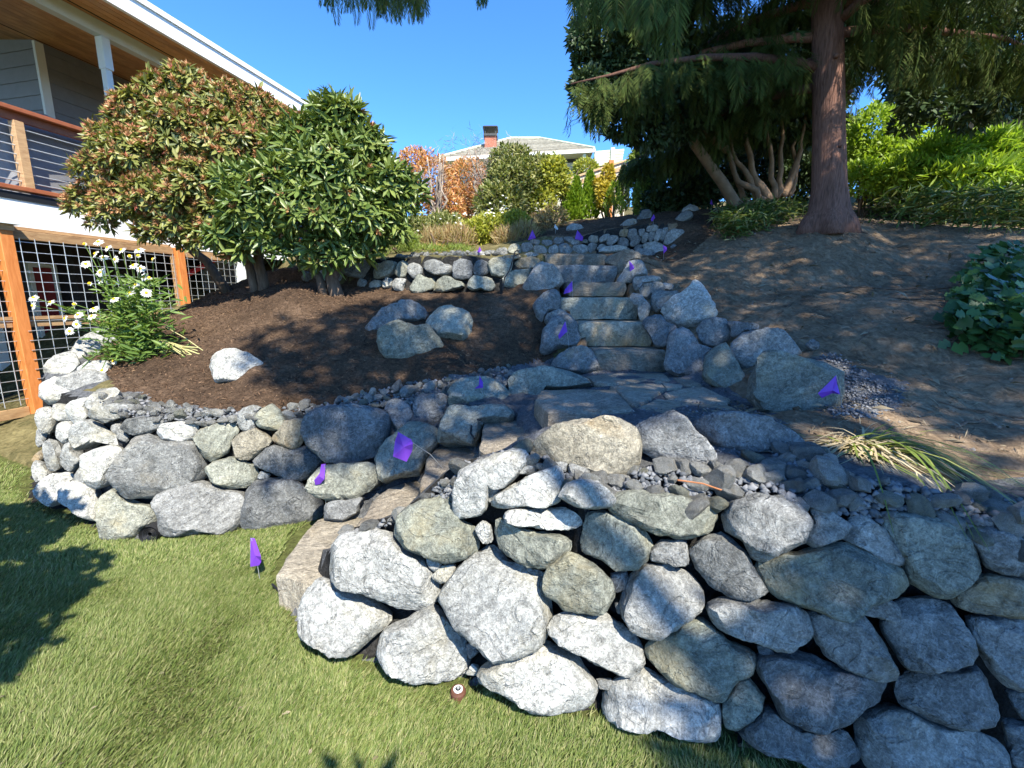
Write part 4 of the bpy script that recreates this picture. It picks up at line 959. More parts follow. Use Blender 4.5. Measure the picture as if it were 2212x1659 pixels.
# deck
hb("deck_floor", -5, 8.5, -4.5, -.02, 2.72, 2.86, M['rawwood'], house)
hb("deck_fascia", -5, 8.5, -.06, -.015, 2.44, 2.84, M['white'], house)
hb("deck_flashing", -5, 8.5, -.012, -.002, 2.79, 2.875, M['black'], house)
hb("bottom_rail", -5, 8.5, -.10, .03, 2.90, 2.95, M['redwood'], house, .005)
hb("top_rail", -5, 8.5, -.12, .05, 3.81, 3.86, M['redwood'], house, .005)
hb("rail_board", -5, 8.5, -.065, -.025, 3.715, 3.808, M['redwood'], house)
for a0 in (-1.8, .34, 2.5, 4.7):
    hb("rail_post", a0, a0 + .1, -.09, .012, 2.952, 3.712, M['rawwood'], house, .004)
for k in range(7):
    m = MB(); zz = 3.02 + k * .103; m.tube([hpt(-5, -.04, zz), hpt(8.4, -.04, zz)], .0075, 8); m.build("rail_rod", M['wire'], house, True)
# undercroft: dark wall, red door with pale frame
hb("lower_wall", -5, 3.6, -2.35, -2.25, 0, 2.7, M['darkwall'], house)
hb("pillar", .9, 1.02, -2.2, -2.1, 0, 2.7, M['trim'], house)
a0, _ = on_plane_b(78, 640, -2.1); a1, _ = on_plane_b(138, 640, -2.1)
dr = hb("door", a0 + .06, a1 - .06, -2.24, -2.18, .1, 2.12, M['reddoor'], house, .004)
hb("door_frame", a0, a0 + .055, -2.24, -2.15, .1, 2.2, M['trim'], house); hb("door_frame", a1 - .055, a1, -2.24, -2.15, .1, 2.2, M['trim'], house)
hb("door_frame", a0 + .056, a1 - .056, -2.24, -2.15, 2.125, 2.2, M['trim'], house)
# lower storey to the right of the second post
z = .9
while z < 2.68:
    m = MB(); z1 = z + .17; mat = M['siding'] if z > 1.75 else M['siding_pale']  # lower boards paler: sunlight put into the colour
    m.box8([hpt(3.6, -.98, z), hpt(8.4, -.98, z), hpt(8.4, -.93, z), hpt(3.6, -.93, z), hpt(3.6, -.98, z1), hpt(8.4, -.98, z1), hpt(8.4, -.95, z1), hpt(3.6, -.95, z1)])
    m.build("siding_board", mat, house); z = z1
m = MB(); A = on_plane_b(392, 600, -.45); B = on_plane_b(522, 528, -.45)
m.tube([hpt(A[0], -.45, A[1]), hpt(B[0], -.45, B[1])], .045, 10)
hr = m.build("handrail", M['redbar'], None, True); tag(hr, "bright red sloping handrail behind the wire fence by the shrub trunks", "handrail")
A = on_plane_b(668, 575, -.9); B = on_plane_b(695, 545, -.9)
hb("red_shutter", A[0], A[0] + 1.1, -.925, -.88, A[1] - .15, A[1] + .55, M['redbar'], house)
hb("white_post", 3.42, 3.54, -.02, .1, .9, 2.43, M['trim'], house)
# covered barbecue on the deck: draped solid with folds
gb = bmesh.new(); bmesh.ops.create_grid(gb, x_segments=40, y_segments=40, size=1)
def drape(a_, b_):
    e = max(abs(a_), abs(b_)); hgt = 3.62 + .18 * max(0, 1 - (a_ * 2.1) ** 2) if e < .72 else 0
    return hgt
vs = []; rings = 14; seg = 48
V = []; Fq = []
for i in range(rings + 1):
    t = i / rings
    for j in range(seg):
        th = 2 * math.pi * j / seg; c, s = math.cos(th), math.sin(th); q = (abs(c) ** 6 + abs(s) ** 6) ** (-1 / 6)
        if t < .4:
            r = t / .4 * .93; zz = 3.86 + .16 * (1 - (r * c * q) ** 2) - .10 * r ** 4
        else:
            f = (t - .4) / .6; r = .93 + .08 * f ** .6; zz = 3.76 - .92 * f
        fold = 1 + (.05 * max(0, t - .35)) * math.sin(th * 9 + 2 * mnoise.noise(Vector((c * 2, s * 2, t * 2)))) + .04 * mnoise.noise(Vector((c * 3, s * 3, zz * 3)))
        V.append(hpt(.95 + .62 * r * c * q * fold, -.62 + .38 * r * s * q * fold, zz + .02 * mnoise.noise(Vector((c * 4, s * 4, t * 5)))))
for i in range(rings):
    for j in range(seg):
        j2 = (j + 1) % seg; Fq.append((i*seg+j, i*seg+j2, (i+1)*seg+j2, (i+1)*seg+j))
gb.free()
gm = MB(); gm.v = [tuple(v) for v in V]; gm.f = Fq
bq = empty("covered_barbecue", hpt(.95, -.62, 2.86), "barbecue under a creased grey vinyl cover behind the deck railing", "barbecue cover")
gm.build("cover", M['cover'], bq, True)
for da in (-.5, .5):
    m = MB(); m.tube([hpt(.95 + da, -.3, 2.865), hpt(.95 + da, -.3, 3.0)], .03, 8); m.build("leg", M['wire'], bq)

# wire fence below the deck
fence = empty("wire_fence", hpt(0, 0, 0), "orange-stained post and rail fence with square wire mesh under the deck", "fence")
def fpost(a0, z0, ztop, cap=True):
    hb("fence_post", a0 - .065, a0 + .065, .0, .13, z0, ztop, M['post'], fence, .006)
    if cap:
        hb("cap_collar", a0 - .075, a0 + .075, -.010, .14, ztop, ztop + .07, M['rawwood'], fence)
        m = MB(); z0 = ztop + .071
        m.box8([hpt(a0 + x * .13, .065 + y * .13, z0 + zz) for zz, s in ((0, 1), (.03, 1)) for x, y in ((-1, -1), (1, -1), (1, 1), (-1, 1))])
        m.build("post_cap", M['trim'], fence)
        m = MB(); m.box8([hpt(a0 + x * .11 * s, .065 + y * .11 * s, z0 + zz) for zz, s in ((.031, 1), (.055, .35)) for x, y in ((-1, -1), (1, -1), (1, 1), (-1, 1))]); m.build("post_cap", M['trim'], fence)
fpost(0, -.05, 2.40); fpost(2.2, .9, 2.43, False); fpost(-2.3, -.05, 2.40)
for a0, a1 in ((-2.23, -.068), (.068, 2.13)):
    hb("top_rail", a0, a1, .02, .06, 2.32, 2.42, M['rawwood'], fence, .004); hb("top_board", a0, a1, .005, .015, 2.43, 2.47, M['rawwood'], fence)
    hb("mid_rail", a0, a1, .02, .06, 1.27, 1.36, M['rawwood'], fence, .004); hb("mid_board", a0, a1, .062, .075, 1.36, 1.40, M['rawwood'], fence)
    hb("bottom_rail", a0, a1, .02, .06, .18, .30, M['rawwood'], fence, .004); hb("kick_board", a0, a1, .02, .055, -.04, .085, M['rawwood'], fence, .004)
hb("top_rail", 2.27, 3.4, .02, .06, 2.30, 2.42, M['rawwood'], fence); hb("bottom_rail", 2.27, 3.4, .02, .06, 1.40, 1.50, M['rawwood'], fence)
for zz in np.arange(.40, 2.31, .118):
    lo = -2.2
    m = MB(); m.tube([hpt(-2.2, .066, zz), hpt(-.02, .066, zz)], .0045, 6); m.build("mesh_wire", M['wire'], fence)
    m = MB(); m.tube([hpt(.02, .14 if zz < 1.3 else .07, zz), hpt(2.1, .07, zz)], .0045, 6); m.build("mesh_wire", M['wire'], fence)
for aa in list(np.arange(-2.1, -.05, .15)) + list(np.arange(.14, 2.1, .15)):
    m = MB(); m.tube([hpt(aa, .074 if aa < 0 else .078, .33), hpt(aa, .074 if aa < 0 else .078, 2.33)], .0045, 6); m.build("mesh_wire", M['wire'], fence)
for aa in np.arange(2.35, 3.4, .12):
    m = MB(); m.tube([hpt(aa, .07, 1.42), hpt(aa, .07, 2.35)], .0035, 5); m.build("mesh_wire", M['wire'], fence)
for zz in np.arange(1.55, 2.3, .12):
    m = MB(); m.tube([hpt(2.27, .075, zz), hpt(3.4, .075, zz)], .0035, 5); m.build("mesh_wire", M['wire'], fence)
hb("gate_stile", 2.08, 2.13, .03, .07, 1.5, 2.3, M['rawwood'], fence)

# ------------------------------------------------------------------ neighbour's house up the hill
M['farwall'] = plain_mat("cream_house_wall", (0.46, 0.44, 0.34), 0.7, 0.2, 0.04, 2, 0.05)
M['fartrim'] = plain_mat("pale_green_trim", (0.52, 0.53, 0.38), 0.6, 0.2, 0.04, 2, 0.05)
M['shingle'] = plain_mat("tan_shingle", (0.36, 0.33, 0.26), 0.9, 0.1, 0.3, 5, 0.3)
M['brick'] = plain_mat("red_brick", (0.36, 0.13, 0.08), 0.8, 0.2, 0.25, 14, 0.3)
M['metalcap'] = plain_mat("dark_metal_cap", (0.05, 0.05, 0.045), 0.5, 0.4, 0.1, 6, 0.05)
M['glass'] = plain_mat("window_glass", (0.10, 0.17, 0.24), 0.08, 0.6, 0.1, 2, 0)
FY = 27.0
def fp(px, py, Y=FY): return at_y(px, py, Y)
fh = empty("cream_house", fp(1130, 470), "cream hip-roofed neighbour house with brick chimney on the hilltop", "house")
e0, e1 = fp(947, 341), fp(1284, 321); ze = (e0.z + e1.z) / 2; pk = fp(1135, 297, FY + 3.4)
X0, X1 = e0.x, e1.x; zl, zr = e0.z, e1.z
m = MB()
V = [(X0, FY, zl), (X1, FY, zr), (X1 + .4, FY + 7.5, zr), (X0 - .4, FY + 7.5, zl), (pk.x - .9, FY + 3.6, pk.z), (pk.x + .9, FY + 3.6, pk.z)]
m.add(V, [(0, 1, 5, 4), (1, 2, 5), (2, 3, 4, 5), (3, 0, 4), (3, 2, 1, 0)]); rf = m.build("roof", M['shingle'], fh)
def shingle_rows():
    for k in range(1, 14):
        t = k / 14; a = Vector(V[0]).lerp(Vector(V[4]), t); b_ = Vector(V[1]).lerp(Vector(V[5]), t)
        n = Vector((0, -.35, .94)); m = MB(); w = Vector((0, -.06, -.02))
        m.box8([a + n * .004 + w, b_ + n * .004 + w, b_ + n * .004, a + n * .004, a + n * .05 + w, b_ + n * .05 + w, b_ + n * .012, a + n * .012])
        o = m.build("shingle_course", M['shingle'], fh)
shingle_rows()
for (a, b_) in ((V[0], V[4]), (V[1], V[5]), (V[4], V[5])):
    m = MB(); m.tube([Vector(a) + Vector((0, 0, .04)), Vector(b_) + Vector((0, 0, .04))], .07, 6); m.build("ridge_cap", M['fartrim'], fh)
m = MB(); m.box8([Vector(p) for p in ((X0 - .05, FY - .1, zl - .2), (X1 + .05, FY - .1, zr - .2), (X1 + .05, FY + .02, zr - .2), (X0 - .05, FY + .02, zl - .2), (X0 - .05, FY - .1, zl - .04), (X1 + .05, FY - .1, zr - .04), (X1 + .05, FY + .02, zr - .04), (X0 - .05, FY + .02, zl - .04))]); m.build("eave_fascia", M['white'], fh)
m = MB(); m.box8([Vector(p) for p in ((X0 + .1, FY + .05, zl - .22), (X1 - .1, FY + .05, zr - .22), (X1 - .1, FY + .9, zr - .22), (X0 + .1, FY + .9, zl - .22), (X0 + .1, FY + .05, zl - .17), (X1 - .1, FY + .05, zr - .17), (X1 - .1, FY + .9, zr - .17), (X0 + .1, FY + .9, zl - .17))]); m.build("soffit", M['fartrim'], fh)
m = MB(); m.box(X0 + .7, X1 - .5, FY + .9, FY + 6.8, 3.5, min(zl, zr) - .0); m.build("wall", M['farwall'], fh)
m = MB(); m.box(X1 - .62, X1 - .45, FY + .05, FY + .9, ze - 3, zr - .22); m.build("wing_wall", M['fartrim'], fh)
wz = fp(1205, 362).z; wx = fp(1205, 362).x
wf = MB(); wf.box(wx - .45, wx + .25, FY + .82, FY + .9, wz - 1.3, wz + .45); w_ = wf.build("window_frame", M['white'], fh)
wf = MB(); wf.box(wx - .38, wx + .15, FY + .80, FY + .815, wz - 1.2, wz + .36); wf.build("window_pane", M['glass'], fh)
for px_ in (1228, 1236, 1243):
    q = fp(px_, 331); m = MB(); m.box(q.x, q.x + .14, FY + .3, FY + .5, q.z - .02, q.z + .05); m.build("soffit_vent", M['metalcap'], fh)
# chimney
c0, c1 = fp(1047, 318, FY + 1.5), fp(1072, 290, FY + 1.5); 
c1.z -= .25
m = MB(); m.box(c0.x, c1.x, FY + 1.5, FY + 2.3, c0.z - .6, c1.z + .15); ch = m.build("chimney", M['brick'], fh)
q = fp(1060, 292, FY + 1.5)
m = MB(); m.box(c0.x - .06, c1.x + .06, FY + 1.42, FY + 2.38, c1.z + .16, c1.z + .28); m.build("chimney_crown", M['metalcap'], fh)
for x_ in (c0.x + .02, c1.x - .06):
    for y_ in (FY + 1.5, FY + 2.24):
        m = MB(); m.box(x_, x_ + .04, y_, y_ + .04, c1.z + .28, c1.z + .62); m.build("cap_leg", M['metalcap'], fh)
m = MB(); m.box8([(c0.x - .1, FY + 1.35, c1.z + .62), (c1.x + .1, FY + 1.35, c1.z + .62), (c1.x + .1, FY + 2.45, c1.z + .62), (c0.x - .1, FY + 2.45, c1.z + .62), (c0.x - .02, FY + 1.45, c1.z + .70), (c1.x + .02, FY + 1.45, c1.z + .70), (c1.x + .02, FY + 2.35, c1.z + .70), (c0.x - .02, FY + 2.35, c1.z + .70)]); m.build("chimney_cap", M['metalcap'], fh)
# louvred porch end
for k in range(6):
    a = fp(1284, 327 + k * 5.3); b_ = fp(1348 - k, 322 + k * 6)
    m = MB(); m.box8([(a.x, FY - .05, a.z - .12), (b_.x, FY - .05, b_.z - .12), (b_.x, FY + .12, b_.z - .12), (a.x, FY + .12, a.z - .12), (a.x, FY - .05, a.z), (b_.x, FY - .05, b_.z), (b_.x, FY + .02, b_.z + .02), (a.x, FY + .02, a.z + .02)]); m.build("louvre_slat", M['fartrim'], fh)
a = fp(1287, 356); b_ = fp(1340, 326)
m = MB(); m.box(a.x, b_.x, FY + .2, FY + 3, a.z - 3, b_.z - .1); m.build("porch_wall", M['farwall'], fh)
a = fp(1318, 345); m = MB(); m.box(a.x, a.x + .22, FY - .12, FY - .06, a.z - 3, a.z + .6); m.build("porch_post", M['fartrim'], fh)

# pale board fence on the slope below it, climbing to the right
M['palefence'] = wood_mat("pale_fence_board", (0.52, 0.46, 0.36), (0.66, 0.60, 0.50), (4, 4, .5), .7, 5)
M['orangefence'] = wood_mat("orange_fence_cap", (0.42, 0.26, 0.13), (0.55, 0.38, 0.22), (1, 1, 4), .6, 5)
def board_fence(name, label, pxa, pxb, Ya, Yb, depth, nb, matb, matc, post_px=()):
    """boards between two top-edge pixels"""
    A = at_y(*pxa, Ya); B = at_y(*pxb, Yb)
    f = empty(name, A - Vector((0, 0, depth)), label, "fence", "board fences")
    d = (B - A); dh = Vector((d.x, d.y, 0)).normalized(); nrm = Vector((dh.y, -dh.x, 0))
    if nrm.y > 0: nrm = -nrm
    for k in range(nb):
        p = A + d * (k / nb) ; q = A + d * ((k + .94) / nb); th = nrm * .022; j = nrm * random.uniform(0, .008)
        m = MB(); dz = Vector((0, 0, depth))
        m.box8([p - dz + j, q - dz + j, q - dz + th + j, p - dz + th + j, p + j, q + j, q + th + j, p + th + j]); m.build("board", matb, f)
    up = Vector((0, 0, 1))
    m = MB(); m.box8([A + up * .002 - nrm * .03, B + up * .002 - nrm * .03, B + up * .002 + nrm * .08, A + up * .002 + nrm * .08, A + up * .05 - nrm * .03, B + up * .05 - nrm * .03, B + up * .05 + nrm * .08, A + up * .05 + nrm * .08]); m.build("cap_rail", matc, f)
    m = MB(); m.box8([A - up * .20 + nrm * .034, B - up * .20 + nrm * .034, B - up * .20 + nrm * .06, A - up * .20 + nrm * .06, A - up * .09 + nrm * .034, B - up * .09 + nrm * .034, B - up * .09 + nrm * .06, A - up * .09 + nrm * .06]); m.build("trim_board", matc, f)
    for t in post_px:
        p = A + d * t; m = MB(); m.box(p.x - .06, p.x + .06, p.y - .12, p.y - .02, p.z - depth, p.z + .13); m.build("fence_post", M['post'], f)
    return f
board_fence("board_fence", "pale board fence with orange top rail climbing behind the arborvitae", (1210, 395), (1352, 349), 12.5, 13.2, 2.0, 16, M['palefence'], M['orangefence'], (.76,))
board_fence("board_fence", "weathered tan board fence seen through foliage at the right edge", (2040, 222), (2290, 165), 10.5, 9.0, 2.6, 20, M['rawwood'], M['rawwood'])
M['orangewall'] = M['orangefence']
board_fence("board_fence", "low orange-brown fence half hidden behind the dry shrubs", (830, 515), (1010, 432), 9.5, 12.0, .9, 14, M['orangefence'], M['orangefence'])
# ------------------------------------------------------------------ plants
M['rhodo'] = leaf_mat("glossy_rhododendron_leaf", [(0.06, 0.10, 0.022), (0.10, 0.15, 0.032), (0.15, 0.20, 0.045), (0.21, 0.25, 0.065)], 0.15, 0.40, 0.4)
M['rhodo2'] = leaf_mat("yellow_green_rhododendron_leaf", [(0.08, 0.10, 0.025), (0.15, 0.17, 0.04), (0.22, 0.23, 0.06), (0.29, 0.27, 0.08)], 0.18, 0.42, 0.4)
M['budhead'] = leaf_mat("brown_seed_head", [(0.30, 0.14, 0.06), (0.42, 0.22, 0.10), (0.50, 0.32, 0.15), (0.35, 0.09, 0.07)], 0.1, 0.7, 0.2)
M['bark'] = plain_mat("grey_brown_bark", (0.14, 0.10, 0.07), 0.9, 0.1, 0.4, 12, 0.8, 0, (3, 3, .6))
M['redbark'] = plain_mat("stringy_red_brown_bark", (0.16, 0.085, 0.062), 0.9, 0.1, 0.45, 14, 1.0, 0, (5, 5, .5))

LV = np.array([(0, 0, 0), (.28, .36, .05), (.30, 0, -.04), (.28, -.36, .05), (.66, .42, .0), (.68, 0, -.07), (.66, -.42, .0), (1, 0, -.10)])   # x along, y half width, z droop
LF = np.array([(0, 2, 1), (0, 3, 2), (1, 2, 5), (1, 5, 4), (2, 3, 6), (2, 6, 5), (4, 5, 7), (5, 6, 7)])
DV = np.array([(0, 0, 0), (.45, .5, .06), (.45, -.5, .06), (1, 0, -.08)]); DF = np.array([(0, 2, 1), (1, 2, 3)])
def frames(D, N):
    D = D / np.linalg.norm(D, axis=1, keepdims=True)
    S = np.cross(N, D); S /= np.linalg.norm(S, axis=1, keepdims=True) + 1e-9
    return D, S, np.cross(D, S)
def leaves(P, D, N, L, W, tv=DV, tf=DF):
    """mesh arrays of many leaves: base points, directions, normals, lengths, widths"""
    D, S, U = frames(D, N); n = len(P); k = len(tv)
    V = P[:, None, :] + D[:, None, :] * (tv[None, :, 0:1] * L[:, None, None]) + S[:, None, :] * (tv[None, :, 1:2] * W[:, None, None]) + U[:, None, :] * (tv[None, :, 2:3] * L[:, None, None])
    Fc = tf[None] + (np.arange(n) * k)[:, None, None]
    return V.reshape(-1, 3), Fc.reshape(-1, 3)
def merge(parts):
    Vs, Fs, o = [], [], 0
    for v, f in parts: Vs.append(v); Fs.append(f + o); o += len(v)
    return np.concatenate(Vs), np.concatenate(Fs)
def unit(n): 
    v = RNG.normal(size=(n, 3)); return v / np.linalg.norm(v, axis=1, keepdims=True)
def loc_mesh(name, V, Fc, mat, parent, kind=None, smooth=False):
    o = link(name, np_mesh(name, V - np.array(parent.location), Fc, [mat], smooth), None, parent)
    if kind: o['kind'] = kind
    return o
def blob_points(blobs, n, inner=.72, lower=-.6):
    """points in the outer shell of a union of ellipsoids; each blob (centre, rx, ry, rz)"""
    w = np.array([b[1] * b[3] for b in blobs]); w = w / w.sum(); P, Nn = [], []
    while len(P) < n:
        i = RNG.choice(len(blobs), p=w); c, rx, ry, rz = blobs[i]
        u = unit(1)[0]
        if u[2] < lower: continue
        r = RNG.uniform(inner, 1.0) ** .7; nz = 1 + .18 * mnoise.noise(Vector(u * 2.2) + Vector((i * 7, 0, 0))) + .10 * mnoise.noise(Vector(u * 5) + Vector((i * 3, 9, 0)))
        p = np.array(c) + u * r * nz * np.array((rx, ry, rz))
        ok = True
        for j, (c2, a, b_, d) in enumerate(blobs):
            if j != i:
                q = (p - np.array(c2)) / np.array((a, b_, d))
                if q @ q < (inner * .85) ** 2: ok = False; break
        if ok: P.append(p); Nn.append(u / np.array((rx, ry, rz)) / np.linalg.norm(u / np.array((rx, ry, rz))))
    return np.array(P), np.array(Nn)
def mblob(px, py, Y, r, ry=None, rz=None): return (tuple(at_y(px, py, Y)), r, ry or r, rz or r)

def rhodo(root, blobs, n, mat, L0, W0, heads=0.0, single=140):
    P, Nn = blob_points(blobs, n)
    pv = []; hv = []
    allP, allD, allN, allL, allW = [], [], [], [], []
    for p, u in zip(P, Nn):
        ax = u + np.array((0, 0, .55)) + RNG.normal(size=3) * .25; ax /= np.linalg.norm(ax)
        t = np.cross(ax, (0, 0, 1)); t = t / (np.linalg.norm(t) + 1e-6); s = np.cross(ax, t)
        k = RNG.integers(6, 10); a0 = RNG.uniform(0, 6.3); sc = RNG.uniform(.55, 1.25)
        for i in range(k):
            a = a0 + i * 2.4; tilt = RNG.uniform(-.35, .75) if i < k - 2 else RNG.uniform(.7, 1.4)
            rad = t * math.cos(a) + s * math.sin(a)
            d = rad * math.cos(tilt) + ax * math.sin(tilt) * .9 + np.array((0, 0, -.12))
            allP.append(p + rad * .012); allD.append(d); allN.append(ax + rad * -.1); allL.append(L0 * sc * RNG.uniform(.8, 1.2)); allW.append(W0 * sc * RNG.uniform(.85, 1.15))
        if RNG.random() < heads:
            for i in range(18):
                a = RNG.uniform(0, 6.3); rad = t * math.cos(a) + s * math.sin(a); d = rad * RNG.uniform(.2, 1.1) + ax * RNG.uniform(.3, 1)
                hv.append((p + ax * .025, d, RNG.uniform(.035, .075)))
    allP, allD, allN, allL, allW = map(np.array, (allP, allD, allN, allL, allW))
    dist = np.linalg.norm(allP - np.array(EYE), axis=1) - .9 * (allN / np.linalg.norm(allN, axis=1, keepdims=True)) @ np.array((0, -1, 0)) - allL * 6
    order = np.argsort(dist); pickd = order[:single * 3:3]; rest = np.setdiff1d(np.arange(len(allP)), pickd)
    V, Fc = leaves(allP[rest], allD[rest], allN[rest], allL[rest], allW[rest], LV, LF)
    o = loc_mesh("foliage", V, Fc, mat, root, 'stuff', True)
    lm = np_mesh("leaf", LV * np.array((1, W0 / L0, 1)), LF, [mat], True)
    D, S, U = frames(allD[pickd], allN[pickd])
    for p, d, s, u, l in zip(allP[pickd], D, S, U, allL[pickd]):
        o = bpy.data.objects.new("leaf", lm); COL.objects.link(o); o.parent = root
        o.matrix_basis = Matrix(((d[0]*l, s[0]*l, u[0]*l, p[0] - root.location.x), (d[1]*l, s[1]*l, u[1]*l, p[1] - root.location.y), (d[2]*l, s[2]*l, u[2]*l, p[2] - root.location.z), (0, 0, 0, 1)))
    if hv:
        V, Fc = leaves(np.array([h[0] for h in hv]), np.array([h[1] for h in hv]), unit(len(hv)), np.array([h[2] for h in hv]), np.full(len(hv), .016))
        loc_mesh("seed_heads", V, Fc, M['budhead'], root, 'stuff')
def wob(a, b, n, amp, seed):
    a, b = Vector(a), Vector(b); out = []
    for i in range(n + 1):
        t = i / n; p = a.lerp(b, t); k = amp * math.sin(math.pi * min(1, t * 1.2 + .05))
        out.append(p + Vector((mnoise.noise(Vector((t * 3, seed, 0))), mnoise.noise(Vector((t * 3, seed, 5))), mnoise.noise(Vector((t * 3, seed, 9))) * .4)) * k)
    return out
def trunks(root, specs, mat, name="trunk"):
    for k, (pts, r0, r1) in enumerate(specs):
        n = len(pts); m = MB(); rr = [r0 + (r1 - r0) * i / (n - 1) for i in range(n)]
        rr = [r * (1 + .14 * mnoise.noise(Vector((i * .9, k, 3)))) for i, r in enumerate(rr)]
        m.tube(pts, rr, 10); m.build(name, mat, root, True)

def bl(px, py, Y, wpx, hpx, dd=None):
    """ellipsoid from pixel half sizes at distance Y"""
    k = Y / 980 * 1.03; return (tuple(at_y(px, py, Y)), wpx * k, dd or wpx * k * .8, hpx * k)
gp = lambda px, py, Y: Vector((at_y(px, py, Y).x, Y, 0))
def base(px, py):
    p = hit(px, py)[0]; return Vector((p.x, p.y, surf(p.x, p.y)))
# right rhododendron (green, gnarled trunk)
rb = base(722, 640)
rr = empty("rhododendron_shrub", rb, "large deep green rhododendron on a gnarled trunk in front of the low wall", "shrub", "rhododendrons beside the house")
Y0 = rb.y
blR = [bl(x, y, Y0 + dy, r, r * .92) for x, y, r, dy in [(712,240,34,.1),(742,268,42,0),(690,300,52,.1),(785,320,46,0),(640,330,48,.1),(720,385,82,-.1),(822,400,52,0),(612,410,62,-.1),(548,455,52,-.1),(665,455,62,-.3),(775,470,62,-.1),(855,440,40,.1),(590,512,34,-.1),(700,528,34,-.2),(800,520,32,0),(520,410,48,.1),(482,512,28,-.1),(888,408,22,.2),(620,548,26,-.1),(700,562,24,-.2),(762,548,26,-.1),(845,498,28,0),(540,530,26,-.1)]]
trunks(rr, [(wob(rb - Vector((0, 0, .1)), rb + Vector((.02, 0, .45)), 6, .08, 1), .085, .06)] +
  [(wob(rb + Vector((0, 0, .38)), Vector(c[0]) + Vector((0, .05, -.1)), 8, .22, 3 + i), .032, .012) for i, c in enumerate(blR[4:14])] +
  [(wob(rb + Vector((.05, 0, .3)), at_y(850, 500, Y0), 8, .12, 31), .05, .015), (wob(rb + Vector((-.1, -.05, 0)), rb + Vector((-.35, .1, .75)), 7, .1, 37), .05, .025)], M['bark'])
rhodo(rr, blR, 1750, M['rhodo'], .145, .041, .05, 150)
# left rhododendron (yellow green, covered in brown seed heads)
lb = base(568, 622)
rl = empty("rhododendron_shrub", lb, "broad yellow-green rhododendron covered in rusty seed heads beside the deck", "shrub", "rhododendrons beside the house")
Y1 = lb.y - .1
blL = [bl(x, y, Y1 + dy, r, r * .92) for x, y, r, dy in [(345,205,36,.2),(405,190,40,.2),(300,255,48,.1),(245,310,42,0),(470,235,50,.2),(550,250,46,.3),(215,378,42,-.1),(290,350,62,-.1),(400,300,72,0),(500,320,72,.1),(180,440,30,-.1),(255,440,42,-.2),(335,430,52,-.2),(420,410,62,-.2),(610,282,40,.4),(470,470,42,-.2),(385,482,32,-.2),(600,350,52,.2),(215,478,20,-.1),(330,498,28,-.2),(440,512,30,-.2),(400,530,22,-.2),(505,545,24,-.1)]]
l2 = base(495, 632)
trunks(rl, [(wob(lb - Vector((0, 0, .1)), lb + Vector((0, 0, .7)), 6, .06, 51), .065, .05), (wob(lb + Vector((-.1, 0, -.1)), lb + Vector((-.22, .05, .8)), 6, .06, 52), .055, .04),
  ([l2, l2 + Vector((-.14, 0, .22)), l2 + Vector((-.28, 0, .48)), l2 + Vector((-.42, 0, .58)), l2 + Vector((-.52, 0, .66)), l2 + Vector((-.56, 0, .95))], .075, .05)] +
  [(wob(lb + Vector((-.1, 0, .6)), Vector(c[0]), 8, .25, 60 + i), .03, .012) for i, c in enumerate(blL[6:16])], M['bark'])
rhodo(rl, blL, 2600, M['rhodo2'], .098, .034, .72, 140)

# generic small-leaved shrub
def shrub(name, label, blobs, n, mats, L0, W0, cat="shrub", group=None, up=.3, inner=.5, stems=6, base_pt=None, tmpl=(DV, DF), stemmat=None, lower=-.8):
    c = Vector(blobs[0][0]); b0 = base_pt if base_pt is not None else Vector((c.x, c.y, ground_z(c.x, c.y)))
    root = empty(name, b0, label, cat, group)
    parts = {}
    P, Nn = blob_points(blobs, n, inner, lower)
    D = Nn + RNG.normal(size=(n, 3)) * .7 + np.array((0, 0, up)); N = unit(n) * .8 + np.array((0, -.3, .6)) + Nn * .5
    V, Fc = leaves(P, D, N, L0 * RNG.uniform(.6, 1.3, n), W0 * RNG.uniform(.7, 1.25, n), *tmpl)
    loc_mesh("foliage", V, Fc, mats, root, 'stuff')
    if stems:
        trunks(root, [(wob(b0 + Vector((random.uniform(-.08, .08), random.uniform(-.08, .08), -.05)), Vector(random.choice(blobs)[0]) + Vector((random.uniform(-.2, .2), 0, random.uniform(0, .3))), 6, .12, 200 + i + len(label)), .022, .008) for i in range(stems)], stemmat or M['bark'], "stem")
    return root
def lm(n, *c, t=.3, r=.5, s=.35): return leaf_mat(n, list(c), t, r, s)
M['lv_orange'] = lm("rusty_leaf", (0.40, 0.15, 0.06), (0.52, 0.24, 0.09), (0.58, 0.36, 0.14), (0.30, 0.20, 0.06))
M['lv_olive'] = lm("olive_leaf", (0.07, 0.10, 0.02), (0.14, 0.17, 0.04), (0.24, 0.25, 0.08), (0.34, 0.33, 0.14))
M['lv_yel'] = lm("yellow_green_leaf", (0.20, 0.24, 0.03), (0.32, 0.34, 0.04), (0.42, 0.40, 0.06), (0.14, 0.18, 0.03))
M['lv_gold'] = lm("golden_leaf", (0.40, 0.32, 0.03), (0.52, 0.40, 0.05), (0.30, 0.28, 0.04))
M['lv_cedar'] = lm("arborvitae_spray", (0.09, 0.18, 0.015), (0.17, 0.28, 0.02), (0.26, 0.36, 0.03))
M['lv_dry'] = lm("dry_tan_leaf", (0.34, 0.24, 0.11), (0.48, 0.38, 0.20), (0.30, 0.17, 0.08), (0.36, 0.34, 0.14))
M['lv_twig'] = lm("bare_twig", (0.30, 0.24, 0.20), (0.20, 0.15, 0.12), (0.40, 0.34, 0.29), t=0)
M['lv_dark'] = lm("dark_evergreen_leaf", (0.022, 0.042, 0.018), (0.035, 0.062, 0.024), (0.05, 0.085, 0.03), (0.07, 0.10, 0.035), t=.12)
